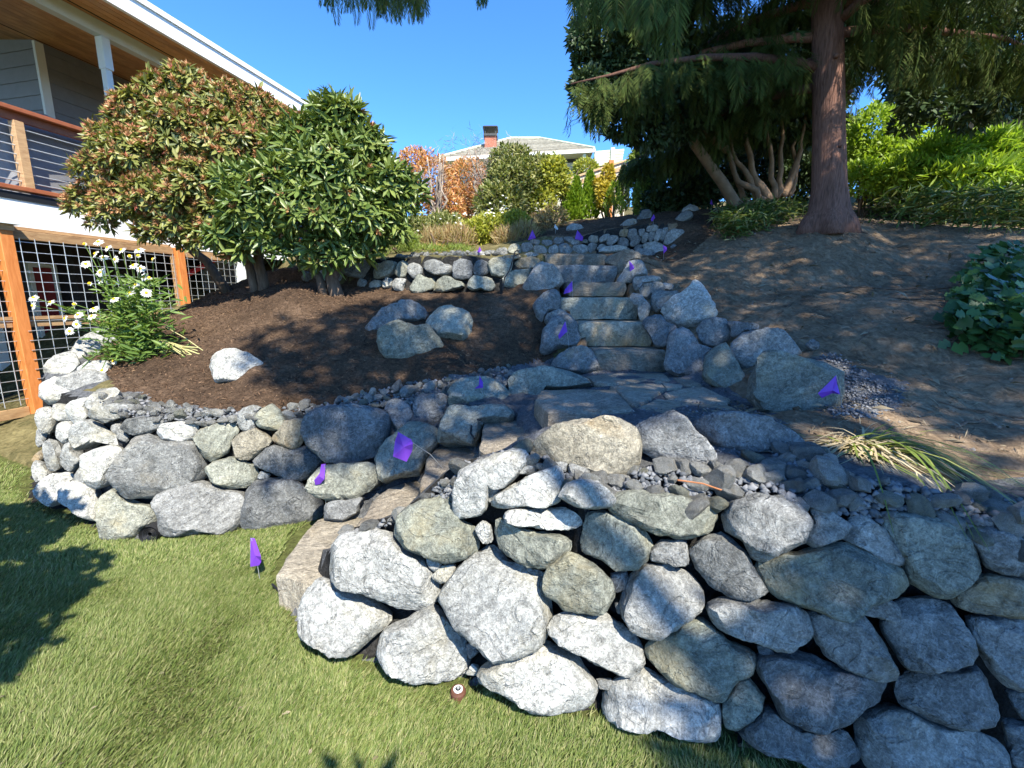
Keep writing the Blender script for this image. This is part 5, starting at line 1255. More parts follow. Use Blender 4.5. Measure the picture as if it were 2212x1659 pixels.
M['lv_conif'] = lm("drooping_conifer_spray", (0.028, 0.046, 0.012), (0.046, 0.070, 0.016), (0.075, 0.10, 0.024), (0.045, 0.045, 0.014), t=.15, r=.85, s=.1)
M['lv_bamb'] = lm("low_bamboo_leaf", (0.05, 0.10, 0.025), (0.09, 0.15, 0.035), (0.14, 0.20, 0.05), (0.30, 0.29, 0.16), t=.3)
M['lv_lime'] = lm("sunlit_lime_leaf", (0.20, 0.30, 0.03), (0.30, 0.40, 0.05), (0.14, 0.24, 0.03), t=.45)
M['lv_ivy'] = lm("ivy_leaf", (0.025, 0.065, 0.018), (0.04, 0.10, 0.025), (0.07, 0.15, 0.04), t=.15, r=.35)
M['petal'] = lm("white_petal", (0.82, 0.82, 0.80), (0.88, 0.88, 0.86), t=.3, r=.6)
M['disc'] = plain_mat("yellow_flower_disc", (0.65, 0.42, 0.02), 0.8, 0.2, 0.1, 20, 0.2)
M['lv_daisy'] = lm("daisy_leaf", (0.08, 0.15, 0.03), (0.13, 0.21, 0.045), (0.20, 0.28, 0.07), t=.35)
M['lv_herb'] = lm("feathery_herb_leaf", (0.13, 0.20, 0.03), (0.20, 0.27, 0.05), (0.28, 0.32, 0.08), t=.35)

shrub("orange_shrub", "rusty orange-leaved shrub nearest the dark rhododendron leaves", [bl(930, 400, 9.6, 48, 62), bl(895, 350, 9.8, 30, 28), bl(960, 455, 9.4, 40, 40)], 6500, M['lv_orange'], .07, .03)
shrub("orange_shrub", "orange-leaved shrub under the far chimney, right of the rusty one", [bl(1010, 385, 10.2, 42, 38), bl(985, 440, 9.9, 45, 40), bl(1030, 420, 10.1, 30, 30)], 6000, M['lv_orange'], .07, .03)
def twiggy(name, label, px, py, Y, wpx, hpx, n, mat):
    b0 = Vector((at_y(px, py, Y).x, Y, ground_z(at_y(px, py, Y).x, Y))); root = empty(name, b0, label, "shrub", None)
    k = Y / 980 * 1.03; specs = []
    top = at_y(px, py, Y)
    tw = []
    for i in range(9):
        a = Vector((top.x + random.uniform(-1, 1) * wpx * k * .8, Y + random.uniform(-.3, .3), top.z + random.uniform(-.2, .9) * hpx * k))
        L = wob(b0, a, 8, .3, 300 + i + px); specs.append((L, .03, .01)); tw.append(L)
    trunks(root, specs, M['twigbark'], "branch")
    P, D = [], []
    for i in range(n):
        L = random.choice(tw); j = random.randrange(3, len(L)); p = L[j] + Vector([random.gauss(0, .1) for _ in range(3)])
        for s in range(4):
            d = Vector((random.gauss(0, .7), random.gauss(0, .5), random.uniform(.0, 1.0))).normalized(); P.append(p); D.append(d); p = p + d * random.uniform(.06, .14)
    n2 = len(P); V, Fc = leaves(np.array([tuple(p) for p in P]), np.array([tuple(d) for d in D]), unit(n2), np.full(n2, .17), np.full(n2, .007)); loc_mesh("twigs", V, Fc, mat, root, 'stuff')
    return root
M['twigbark'] = plain_mat("pale_twig_bark", (0.33, 0.27, 0.21), 0.9, 0.1, 0.3, 12, 0.4)
twiggy("bare_shrub", "leafless twiggy grey shrub rising in front of the far roof", 1060, 365, 9.3, 75, 62, 420, M['lv_twig'])
twiggy("bare_shrub", "bare twiggy shrub with red tint left of the orange leaves", 945, 390, 9.0, 45, 60, 160, M['lv_twig'])
shrub("broadleaf_shrub", "tall olive green broadleaf shrub in the middle of the sunlit bank", [bl(1110, 400, 9.0, 55, 50), bl(1080, 450, 8.7, 52, 50), bl(1160, 385, 9.2, 48, 42), bl(1105, 350, 9.2, 45, 30), bl(1190, 400, 9.3, 35, 35)], 12000, M['lv_olive'], .09, .036)
shrub("yellow_green_shrub", "bright yellow-green leafy shrub at the right of the olive shrub", [bl(1195, 385, 9.0, 32, 42), bl(1170, 440, 8.9, 28, 30), bl(1265, 365, 14.5, 26, 18)], 5000, M['lv_yel'], .085, .038)
shrub("yellow_green_shrub", "leafy green perennial mass at the foot of the sunlit bank", [bl(1060, 500, 8.0, 55, 32), bl(1010, 510, 7.9, 45, 28), bl(1110, 490, 8.1, 38, 30)], 8000, M['lv_yel'], .07, .03)
shrub("olive_shrub", "grey-green bushy shrub left of the tan dry clump", [bl(960, 500, 8.0, 50, 35), bl(900, 505, 8.0, 45, 35)], 7000, M['lv_olive'], .07, .026)
shrub("dry_shrub", "tan dried-out shrub beside the white rock of the upper bed", [bl(1195, 475, 8.6, 30, 28), bl(1165, 490, 8.5, 28, 26)], 2200, M['lv_dry'], .07, .015)
shrub("dry_grass_clump", "tall rusty dry stalks behind the topmost wall", [bl(1130, 510, 7.8, 26, 20), bl(1090, 520, 7.6, 22, 18)], 1200, M['lv_dry'], .16, .010, "dry grass", None, 2.0)
shrub("dry_grass_clump", "tall rusty dry stalks left of the faint purple flag", [bl(985, 520, 7.6, 40, 22), bl(940, 525, 7.5, 30, 20)], 1500, M['lv_dry'], .17, .010, "dry grass", None, 2.0)
shrub("feathery_herb", "low feathery yellow-green herbs along the top of the second wall", [bl(850, 520, 6.9, 50, 26), bl(800, 545, 6.6, 35, 14), bl(915, 545, 7.0, 55, 10), bl(980, 543, 7.2, 40, 9)], 5200, M['lv_herb'], .085, .009, "herb", None, .9)
shrub("rust_fern", "small rust-brown dead fern clump under the daisies of the bank", [bl(948, 545, 7.2, 16, 12)], 420, M['lv_orange'], .06, .02, "fern")
# white flowers of the bank
fl = empty("white_flower_clump", at_y(1000, 500, 7.7), "drift of small white daisies flowering on the sunlit bank", "flowers")
P, D = [], []
for cx_, cy_, sx, sy, n in ((990, 470, 20, 20, 14), (1060, 458, 24, 14, 12), (935, 505, 25, 22, 7), (1085, 440, 14, 14, 6)):
    for _ in range(n):
        p = at_y(cx_ + random.gauss(0, sx * .6), cy_ + random.gauss(0, sy * .6), 7.6 + random.uniform(-.1, .2)); ax = Vector((random.gauss(.1, .3), -.5, .8)).normalized(); t = ax.orthogonal()
        for k in range(8):
            P.append(tuple(p)); D.append(tuple(Matrix.Rotation(k * .785, 3, ax) @ t))
V, Fc = leaves(np.array(P), np.array(D), np.tile((0, -.4, .9), (len(P), 1)).astype(float), np.full(len(P), .026), np.full(len(P), .013)); loc_mesh("petals", V, Fc, M['petal'], fl, 'stuff')
# arborvitae row
def cone_tree(label, px, pyt, pyb, Y, wpx, n, mat, group="young conifers along the pale fence", name="arborvitae", L0=.08, W0=.036):
    b0 = at_y(px, pyb, Y); t = at_y(px, pyt, Y); h = t.z - b0.z; w = wpx * Y / 980 * 1.03
    root = empty(name, b0, label, "conifer", group); P = []; D = []
    for _ in range(n):
        s = random.random() ** .8; a = random.uniform(0, 6.3); r = w * (1 - s ** 1.6) ** .8 * random.uniform(.75, 1.05) * (1 + .15 * mnoise.noise(Vector((math.cos(a) * 2, math.sin(a) * 2, s * 6 + px))))
        if s < .12: r *= .7 + s * 2.5
        P.append((b0.x + r * math.cos(a), b0.y + r * math.sin(a), b0.z + .02 + s * h)); D.append((math.cos(a) * .5, math.sin(a) * .5, 1.0))
    V, Fc = leaves(np.array(P), np.array(D) + RNG.normal(size=(n, 3)) * .3, unit(n), np.full(n, L0) * RNG.uniform(.7, 1.3, n), np.full(n, W0)); loc_mesh("foliage", V, Fc, mat, root, 'stuff')
    m = MB(); m.tube([b0 - Vector((0, 0, .1)), b0 + Vector((0, 0, h * .8))], [.03, .01], 6); m.build("trunk", M['bark'], root)
cone_tree("leftmost young arborvitae, half behind the yellow-green shrub", 1228, 412, 482, 9.9, 17, 2600, M['lv_cedar'])
cone_tree("pointed bright green arborvitae, second from the left by the pale fence", 1243, 388, 480, 9.9, 17, 3000, M['lv_cedar'])
cone_tree("arborvitae with rounded top directly left of the golden shrub", 1272, 376, 478, 10.0, 19, 3200, M['lv_cedar'])
cone_tree("dark slim arborvitae at the right end of the pale fence row", 1343, 364, 460, 10.6, 14, 1700, M['lv_dark'])
cone_tree("little light green fir with spreading twigs in front of the dark arborvitae", 1325, 400, 470, 9.6, 20, 500, M['lv_lime'], "young conifers along the pale fence", "small_fir", .11, .02)
shrub("golden_shrub", "golden yellow shrub between the arborvitae on the upper bed", [bl(1313, 385, 10.0, 13, 26), bl(1305, 425, 9.8, 16, 28), bl(1290, 400, 9.9, 8, 12)], 3000, M['lv_gold'], .075, .036)
shrub("climbing_shrub", "pale green climbing shrub at the edge of the dark trees by the fence end", [bl(1378, 370, 9.0, 22, 44), bl(1395, 430, 8.6, 26, 40)], 5000, M['lv_herb'], .07, .028)
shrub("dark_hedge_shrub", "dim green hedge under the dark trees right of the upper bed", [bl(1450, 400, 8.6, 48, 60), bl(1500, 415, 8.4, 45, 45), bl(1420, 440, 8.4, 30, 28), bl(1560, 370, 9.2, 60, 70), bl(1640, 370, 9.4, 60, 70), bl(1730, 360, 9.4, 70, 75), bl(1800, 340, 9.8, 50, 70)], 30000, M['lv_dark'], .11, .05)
# ------------------------------------------------------------------ trees on the right, and the conifer that overhangs the camera
def spray_template(n=30, seed=0, L=.5):
    """drooping flat frond: returns bases, directions, normals, lengths, widths (axis along -z, spreading in x)"""
    r = np.random.default_rng(seed); P, D, Ls, W = [], [], [], []
    for i in range(n):
        t = (i + .5) / n; s = 1 if i % 2 else -1
        p = (s * .01, .06 * math.sin(t * 3), -t * L); P.append(p)
        a = .75 - .35 * t
        D.append((s * math.sin(a), r.normal() * .12, -math.cos(a))); Ls.append((.17 * (1 - t) ** .6 + .045) * r.uniform(.8, 1.2)); W.append(.014)
    P.append((0, 0, 0)); D.append((0, .05, -1)); Ls.append(L); W.append(.02)
    return np.array(P), np.array(D), np.array(Ls), np.array(W)
SPR = [spray_template(30, s, .30 + .035 * s) for s in range(8)]
def place_sprays(pos, yaw, tilt, size):
    Ps, Ds, Ls, Ws, Ns = [], [], [], [], []
    for i in range(len(pos)):
        P, D, L, W = SPR[(i * 5 + i // 7) % 8]; c, s = math.cos(yaw[i]), math.sin(yaw[i]); ct, st = math.cos(tilt[i]), math.sin(tilt[i])
        Rz = np.array(((c, -s, 0), (s, c, 0), (0, 0, 1))); Rx = np.array(((1, 0, 0), (0, ct, -st), (0, st, ct))); R = Rz @ Rx
        Ps.append(P @ R.T * size[i] + pos[i]); Ds.append(D @ R.T); Ls.append(L * size[i]); Ws.append(W * size[i] * 1.0); Ns.append(np.tile(R @ np.array((0, -1, .25)), (len(P), 1)))
    return leaves(*map(np.concatenate, (Ps, Ds, Ns, Ls, Ws)))

# main conifer with the red-brown trunk
tb = base(1785, 480)
ct = empty("conifer_tree", tb, "big drooping conifer with straight red-brown trunk standing on the dirt slope", "tree")
tt = [tb + Vector((dx, dy, dz)) for dx, dy, dz in ((0, 0, -.15), (0, 0, .03), (0, 0, .15), (-.02, 0, .4), (-.10, 0, 1.0), (-.21, 0, 1.8), (-.32, .02, 2.6), (-.45, .05, 3.6), (-.5, .05, 4.6), (-.5, .05, 5.2))]
m = MB(); n_ = 28; rr = [.30, .26, .205, .175, .158, .15, .14, .12, .08, .02]
m.tube(tt, rr, n_)
for i in range(len(tt)):
    for k in range(n_):
        v = Vector(m.v[i * n_ + k]); c = tt[i]; th = 2 * math.pi * k / n_
        lob = 1 + (.22 * max(0, 1 - i / 3.2)) * math.cos(th * 5 + .7) + .05 * mnoise.noise(Vector((math.cos(th) * 3, math.sin(th) * 3, i * .35)))
        m.v[i * n_ + k] = tuple(c + (v - c) * lob)
m.build("trunk", M['redbark'], ct, True)
for dx, dz, r in ((-.22, 1.35, .03), (-.02, 1.0, .026), (-.06, .45, .024)):
    mm = MB(); p = tb + Vector((dx, -.15, dz + .35)); mm.tube([p, p + Vector((0, -.04, .0))], [r, r * .5], 8); mm.build("knot", M['redbark'], ct, True)
limbs = []; spos, syaw, stilt, ssz = [], [], [], []
rnd = random.Random(5)
for k in range(40):
    az = k * 2.399 + rnd.uniform(-.2, .2); zz = 1.45 + 3.1 * (k / 40) ** 1.2; Ln = rnd.uniform(2.2, 3.1) * (1 - .45 * k / 40)
    o = tb + Vector((-.12 * zz, .02, zz)); d = Vector((math.cos(az), math.sin(az), 0))
    if d.x > .15: zz += .55; o.z += .55
    if zz < 2.6 and d.y < -.3 and d.x < .2: zz += 1.0; o.z += 1.0
    L = [o + d * (Ln * t) + Vector((0, 0, .55 * t - .75 * t * t * (1.0 + .2 * rnd.random()))) for t in (0, .12, .3, .5, .7, .85, 1)]
    limbs.append(L); mm = MB(); mm.tube(L, [.055, .05, .042, .034, .024, .016, .008], 7); mm.build("limb", M['redbark'], ct, True)
    for q in range(int(150 * Ln / 3)):
        t = rnd.uniform(.16, 1.0); i = min(5, int(t * 6)); p = L[i].lerp(L[i + 1], rnd.random())
        side = d.cross(Vector((0, 0, 1))) * rnd.gauss(0, .34 * (1.15 - t)); p = p + side + Vector((0, 0, -abs(side.length) * .3 + rnd.uniform(-.18, .05)))
        spos.append(tuple(p)); syaw.append(az + rnd.gauss(0, .9)); stilt.append(rnd.uniform(-.25, .95)); ssz.append(rnd.uniform(.5, 1.05))
V, Fc = place_sprays(spos, syaw, stilt, ssz); loc_mesh("crown", V, Fc, M['lv_conif'], ct, 'stuff')

# dark evergreen at the left of the group, clear of the sky
def ev_tree(name, label, pxb, Yb, blobs, n, mat, stems, L0=.085, W0=.035, cat="tree", group=None):
    x = at_y(pxb, 430, Yb).x; b0 = Vector((x, Yb, ground_z(x, Yb) - .05)); root = empty(name, b0, label, cat, group)
    P, Nn = blob_points(blobs, n, .55, -1); D = Nn + RNG.normal(size=(n, 3)) * .6 + np.array((0, 0, -.25)); N = unit(n) + Nn
    V, Fc = leaves(P, D, N, L0 * RNG.uniform(.6, 1.4, n), W0 * RNG.uniform(.7, 1.3, n)); loc_mesh("crown", V, Fc, mat, root, 'stuff')
    trunks(root, stems(b0), M['stembark'], "trunk")
    return root
M['stembark'] = plain_mat("tan_smooth_bark", (0.24, 0.155, 0.095), 0.8, 0.2, 0.25, 9, 0.5)
bA = [bl(1300, 70, 5.9, 58, 50), bl(1272, 188, 5.8, 34, 32), bl(1330, 165, 6.0, 58, 66), bl(1345, 245, 5.9, 46, 46), bl(1400, 110, 6.1, 80, 90), bl(1405, 275, 6.1, 44, 42), bl(1320, -50, 6.0, 70, 70), bl(1420, -30, 6.2, 100, 80), bl(1260, 90, 5.8, 24, 26), bl(1470, 200, 6.3, 70, 90), bl(1258, 140, 5.9, 16, 16), bl(1300, 225, 5.9, 26, 24)]
ev_tree("evergreen_tree", "dense dark evergreen with lumpy edge against the blue sky", 1600, 7.0, bA, 34000, M['lv_dark'], lambda b: [(wob(b, Vector(bA[4][0]), 8, .2, 71), .09, .03), (wob(b + Vector((-.3, -.1, .9)), Vector(bA[2][0]), 8, .15, 72), .05, .02)], .085, .034)
bB = [bl(1530, 270, 7.4, 75, 65), bl(1620, 225, 7.5, 85, 70), bl(1700, 260, 7.6, 80, 60), bl(1560, 150, 7.6, 90, 80), bl(1690, 140, 7.8, 100, 80), bl(1470, 320, 7.5, 45, 45), bl(1760, 200, 8, 60, 70)]
def stemsB(b):
    out = []; tops = [(1505, 255), (1530, 225), (1560, 230), (1600, 215), (1645, 230), (1690, 235), (1740, 250), (1580, 300), (1720, 300)]
    roots = [(1600, 440), (1640, 425), (1650, 425), (1662, 425), (1672, 420), (1676, 420), (1690, 415), (1620, 432), (1705, 415)]
    for i, (t, r) in enumerate(zip(tops, roots)):
        a = at_y(r[0], r[1] + 8, 7.0 + .05 * i); e = at_y(t[0], t[1], 7.0 + .03 * i); mid = a.lerp(e, .35) + Vector((-.16 if t[0] < 1640 else .10, 0, -.12))
        L = []
        for k in range(10):
            s = k / 9; p = a * (1 - s) ** 2 + mid * 2 * s * (1 - s) + e * s * s
            L.append(p + Vector((mnoise.noise(Vector((s * 4, i, 0))), 0, mnoise.noise(Vector((s * 4, i, 4))))) * .09)
        out.append((L, .068 if i % 3 == 0 else .05, .018))
    return out
ev_tree("multi_stemmed_shrub", "dark leafy shrub on many bare curving tan stems left of the conifer trunk", 1655, 7.0, bB, 26000, M['lv_dark'], stemsB, .12, .043, "shrub")
bC = [bl(1992, 222, 6.7, 36, 26), bl(2060, 240, 6.7, 34, 22), bl(2150, 215, 6.6, 50, 30), bl(1955, 268, 6.9, 24, 16), bl(2105, 262, 6.7, 22, 14), bl(2200, 175, 6.6, 50, 40), bl(1900, 40, 9.2, 110, 80), bl(2050, 60, 9.0, 120, 90), bl(2190, 70, 8.8, 110, 100), bl(2150, 175, 8.6, 70, 50), bl(1985, 205, 8.8, 55, 45), bl(2020, 140, 8.8, 90, 50), bl(2000, -80, 9.2, 160, 90), bl(2230, 190, 8.4, 60, 50), bl(1960, 260, 8.6, 30, 30)]
ev_tree("evergreen_tree", "dark tree with ragged low boughs over the lit bamboo at the right edge", 2250, 8.8, bC, 36000, M['lv_dark'], lambda b: [(wob(b, b + Vector((.1, 0, 4)), 8, .2, 77), .11, .05), (wob(b + Vector((0, 0, 1.2)), Vector(bC[10][0]), 8, .2, 78), .05, .02)], .13, .05)

# bamboo, lit and shaded
def grassy(name, label, pxl, Yr, n, h, mat, L0, W0, cat="bamboo", group=None, jig=.2):
    b = at_y(pxl[0][0], pxl[0][1], Yr[0]); root = empty(name, Vector((b.x, b.y, ground_z(b.x, b.y))), label, cat, group)
    pts_, k = [], 0
    while len(pts_) < n and k < n * 30:
        k += 1
        x = random.uniform(min(p[0] for p in pxl), max(p[0] for p in pxl)); y = random.uniform(min(p[1] for p in pxl), max(p[1] for p in pxl))
        if inpoly(x, y, pxl):
            p, _ = hit(x, y)
            if p.y < 14: pts_.append(p)
    P = np.array([(p.x + random.gauss(0, .05), p.y + random.gauss(0, .05), p.z + h * random.random() ** .7) for p in pts_]); n = len(P)
    D = unit(n) * np.array((1, 1, .5)) + np.array((0, -.1, -.05)); N = unit(n) * .5 + np.array((0, -.3, .8))
    V, Fc = leaves(P, D, N, L0 * RNG.uniform(.6, 1.3, n), W0 * RNG.uniform(.8, 1.2, n), LV, LF); loc_mesh("foliage", V, Fc, mat, root, 'stuff')
    m = MB(); st = random.sample(range(n), min(n, 60))
    for i in st:
        q = P[i]; g = ground_z(q[0], q[1]); m.tube([(q[0], q[1], g - .02), (q[0] + .02, q[1], (g + q[2]) / 2), tuple(q)], .004, 4)
    m.build("stems", M['lv_bamb'], root)['kind'] = 'stuff'
    return root
grassy("low_bamboo", "low dark bamboo clump spreading left from the conifer's foot", [(1545, 490), (1560, 470), (1640, 440), (1740, 425), (1745, 470), (1660, 498), (1600, 522), (1560, 515)], (6,), 2600, .22, M['lv_bamb'], .13, .021)
grassy("low_bamboo", "shaded bamboo bank right of the conifer trunk", [(1850, 455), (1900, 450), (2000, 440), (2260, 440), (2260, 505), (2100, 500), (1960, 492), (1880, 478)], (6,), 5200, .42, M['lv_bamb'], .15, .023)
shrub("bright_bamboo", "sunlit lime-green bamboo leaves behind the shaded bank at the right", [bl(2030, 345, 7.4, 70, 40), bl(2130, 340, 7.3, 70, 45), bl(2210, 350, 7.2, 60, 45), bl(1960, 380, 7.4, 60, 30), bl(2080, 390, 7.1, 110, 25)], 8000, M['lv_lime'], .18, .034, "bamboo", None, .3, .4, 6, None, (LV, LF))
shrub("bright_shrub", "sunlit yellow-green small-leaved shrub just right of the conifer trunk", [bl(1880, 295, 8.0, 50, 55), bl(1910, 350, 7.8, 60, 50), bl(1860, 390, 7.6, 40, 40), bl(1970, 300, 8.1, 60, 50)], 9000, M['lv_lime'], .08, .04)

# ------------------------------------------------------------------ conifer behind the camera: unseen crown laid out to shade the stair and the right side
oc_b = Vector((3.6, -3.6, 0)); oc = empty("conifer_tree", oc_b, "overhanging conifer whose drooping sprays hang into the top edge of the view", "tree")
m = MB(); m.tube([oc_b + Vector((0, 0, -.1)), oc_b + Vector((0, 0, 3)), oc_b + Vector((-.1, .1, 8)), oc_b + Vector((-.1, .2, 14))], [.34, .27, .2, .05], 14); m.build("trunk", M['redbark'], oc, True)
SHADE = [  # (outline in the photograph of the shaded ground, spacing, t range)
 ([(1478,1600),(1545,1560),(1560,1490),(1630,1450),(1650,1395),(1600,1370),(1640,1340),(1760,1320),(1880,1330),(1960,1290),(1960,1200),(2020,1140),(2070,1100),(2300,1070),(2300,1750),(1478,1750)], .12, (5, 8)),
 ([(1760,1195),(1820,1180),(1790,1280),(1730,1320),(1690,1310)], .12, (5, 7)),
 ([(690,700),(760,665),(880,645),(1130,640),(1150,600),(1180,560),(1330,545),(1480,540),(1500,620),(1560,690),(1700,760),(1790,870),(1740,925),(1560,930),(1400,945),(1250,950),(1150,905),(1100,965),(1000,955),(905,1000),(840,1005),(760,1010),(690,1005),(660,980),(660,890),(700,870),(640,850),(560,800),(560,740),(640,760)], .112, (8, 11)),
 ([(560,720),(640,690),(690,700),(660,760),(560,740)], .2, (8, 11)),
 ([(550,1000),(680,1000),(690,1070),(570,1090)], .26, (8, 11)),
 ([(1480,500),(1560,515),(1700,490),(1900,475),(2240,500),(2240,960),(2010,930),(1930,850),(1830,790),(1740,740),(1560,680),(1500,600)], .108, (8, 11.5)),
 ([(2020,900),(2230,900),(2230,1080),(2100,1060)], .3, (8, 11.5)),
 ([(1225,552),(1265,515),(1320,496),(1400,468),(1480,440),(1540,480),(1480,560)], .14, (7.5, 10)),
 ([(1090,555),(1180,552),(1180,640),(1080,630)], .15, (7.5, 10))]
BRIGHT = [([(1590,1180),(1680,1260),(1780,1200),(1880,1260),(1760,1330),(1620,1270)], .0)]
sunv = np.array(SUN); e1 = np.cross(sunv, (0, 0, 1)); e1 /= np.linalg.norm(e1); e2 = np.cross(sunv, e1)
cl = []; acc = []
def in_frame(p, mg=.34):
    for dx, dz in ((0, 0), (mg, 0), (-mg, 0), (0, -mg), (0, mg)):
        q = project((p[0] + dx, p[1], p[2] + dz))
        if q and -30 < q[0] < 2242 and q[1] > -25 and q[1] < 1690: return True
    return False
def add_clump(P, tr, sp):
    a = np.array((P @ e1, P @ e2))
    if any((a[0] - b[0]) ** 2 + (a[1] - b[1]) ** 2 < sp * sp for b in acc): return
    t = random.uniform(*tr); p = P + sunv * t
    while in_frame(p) and t < 16: t += .4; p = P + sunv * t
    if t >= 16: return
    acc.append(a); cl.append(p)
for pl, sp, tr in SHADE:
    xs = [p[0] for p in pl]; ys = [p[1] for p in pl]
    for _ in range(5200):
        x, y = random.uniform(min(xs), max(xs)), random.uniform(min(ys), max(ys))
        if inpoly(x, y, pl): add_clump(np.array(hit(x, y)[0]), tr, sp)
for _ in range(900):      # unseen boughs added to keep the dark trees behind in shade
    x, y = random.uniform(1240, 1820), random.uniform(-40, 330)
    add_clump(np.array(at_y(x, y, random.uniform(6.0, 7.0))), (3.0, 4.8), .22)
[add_clump(np.array(at_z(x_, 1800, 0)), (3.6, 3.7), .005) for x_ in (715, 735, 755, 775)]  # clumps added to stand in for the viewer's head shadow on the lawn
cl = np.array(cl)
def clumps(C, n, r, L0, W0):
    P = np.repeat(C, n, 0) + unit(len(C) * n) * r * RNG.uniform(.2, 1, (len(C) * n, 1)); k = len(P)
    D = unit(k); N = np.tile(sunv, (k, 1)) + unit(k) * .6
    return leaves(P, D, N, L0 * RNG.uniform(.6, 1.2, k), W0 * RNG.uniform(.8, 1.2, k))
V, Fc = clumps(cl, 22, .15, .19, .052); loc_mesh("crown", V, Fc, M['lv_conif'], oc, 'stuff')
for k in range(14):
    tgt = Vector(cl[int(len(cl) * (k + .5) / 14)]); o = oc_b + Vector((-.05, .1, 4.2 + k * .5))
    if o.z > tgt.z + 2.5: o.z = tgt.z + 1.5
    mid = o.lerp(tgt, .5) + Vector((0, 0, .6))
    L = [o * (1 - s) ** 2 + mid * 2 * s * (1 - s) + (tgt + Vector((0, 0, .1))) * s * s for s in (0, .15, .3, .45, .6, .75, .9, 1)]
    if any(in_frame(p, .05) for p in L): continue
    m = MB(); m.tube(L, [.07, .06, .05, .045, .035, .025, .018, .01], 6); m.build("limb", M['redbark'], oc, True)
# the sprays that do hang into view
sp_, ya_, ti_, sz_ = [], [], [], []
for x0, x1, y0, y1, n, s in ((690, 790, -58, -24, 22, .24), (790, 915, -58, -14, 46, .27), (850, 905, -30, -2, 12, .22), (1030, 1062, -44, -20, 6, .2), (1232, 1262, -40, -4, 8, .26), (1290, 1460, -120, -30, 26, .55), (1380, 1480, -30, 40, 10, .5)):
    for _ in range(n):
        x = random.uniform(x0, x1); Yd = random.uniform(2.1, 2.5); sp_.append(tuple(at_y(x, random.uniform(y0, y1), Yd))); ya_.append(random.gauss(0, .5)); ti_.append(random.uniform(-.3, .3)); sz_.append(s * random.uniform(.7, 1.15))
V, Fc = place_sprays(sp_, ya_, ti_, sz_); loc_mesh("hanging_sprays", V, Fc, M['lv_conif'], oc, 'stuff')
m = MB(); a = at_y(1500, -130, 2.3); c_ = at_y(700, -60, 2.3)
L = wob(a, c_, 10, .12, 88); m.tube([Vector((2.4, .5, 4.2))] + L, [.03] + [.02 - .0014 * i for i in range(11)], 6); m.build("limb", M['redbark'], oc, True)

# leafy mass added out of view left of the camera to cast the lawn shadow
gt_b = Vector((-2.35, -.75, 0)); gt = empty("lawn_shadow_caster", gt_b, "unseen leafy mass left of the viewer, added to cast the dark lawn shadow", "tree")
SH2 = [[(0,1100),(60,1090),(150,1110),(182,1118),(105,1165),(60,1200),(0,1215)], [(60,1215),(100,1200),(180,1188),(190,1206),(213,1214),(207,1250),(167,1306),(113,1342),(40,1435),(-60,1500),(-60,1300)], [(-200,1120),(0,1100),(0,1480),(-200,1600)]]
cl2 = []; acc = []
for pl in SH2:
    xs = [p[0] for p in pl]; ys = [p[1] for p in pl]
    for _ in range(1500):
        x, y = random.uniform(min(xs), max(xs)), random.uniform(min(ys), max(ys))
        if not inpoly(x, y, pl): continue
        P = np.array(at_z(x, y, 0.0)); a = (P @ e1, P @ e2)
        if any((a[0] - b[0]) ** 2 + (a[1] - b[1]) ** 2 < .085 ** 2 for b in acc): continue
        acc.append(a); cl2.append(P + sunv * random.uniform(2.5, 3.1))
V, Fc = clumps(np.array(cl2), 24, .06, .11, .06); loc_mesh("crown", V, Fc, M['rhodo'], gt, 'stuff')
cc = Vector(np.mean(cl2, 0)); m = MB(); m.tube([gt_b - Vector((0, 0, .1)), gt_b.lerp(cc, .5) + Vector((-.1, 0, .2)), cc], [.07, .05, .02], 8); m.build("trunk", M['bark'], gt, True)  # stem carrying the added shadow mass
# ------------------------------------------------------------------ marker flags
def flag(label, pts_px, stake_px, Yoff=0.0, tip=None, plane_z=None, mat='purple'):
    """pts_px: outline of the film in the photograph; stake_px: where the wire enters the ground"""
    b = hit(*stake_px)[0] if plane_z is None else at_z(*stake_px, plane_z)
    Y = b.y - .02 - Yoff; root = empty("marker_flag", b, label, "flag", "purple marker flags")
    P = [at_y(x, y, Y) for x, y in pts_px]; c = sum(P, Vector()) / len(P)
    n = len(P); V = [c + Vector((0, -.012, 0))] + [p + Vector((0, .012 * math.sin(i * 2.3), 0)) for i, p in enumerate(P)]
    V += [v + Vector((0, .0015, 0)) for v in V]; Fq = []
    for i in range(n):
        j = (i + 1) % n; Fq += [(0, 1 + i, 1 + j), (n + 1, n + 2 + j, n + 2 + i), (1 + i, n + 2 + i, n + 2 + j, 1 + j)]
    m = MB(); m.v = [tuple(v) for v in V]; m.f = Fq; m.build("film", M[mat], root)
    t = at_y(*(tip or pts_px[0]), Y); m = MB(); m.tube([b - Vector((0, 0, .04)), b.lerp(t, .5) + Vector((.004, 0, 0)), t], .0022, 6); m.build("wire_stake", M['wire'], root)
    return root
flag("folded purple marker flag standing in the lawn left of the lowest step", [(541,1162),(548,1165),(566,1200),(563,1215),(559,1222),(543,1222)], (562,1252), tip=(543,1163))
flag("purple marker flag tucked against the left wall above the lawn", [(694,1003),(702,1003),(702,1034),(690,1047),(681,1048),(680,1036),(692,1020)], (703,1100), .05, (701,1004))
flag("largest purple marker flag leaning on a long bare wire over the steps", [(860,933),(888,951),(893,957),(890,975),(878,998),(850,985),(852,955)], (962,1005), .1, (893,957))
flag("purple marker flag on the flat-topped stone above the lower steps", [(1036,811),(1043,826),(1044,837),(1025,840),(1034,834)], (1043,862), .03, (1037,812))
flag("purple marker flag in front of the big speckled boulder at the right", [(1806,811),(1811,830),(1811,851),(1800,850),(1776,860),(1764,849)], (1821,880), .1, (1807,812))
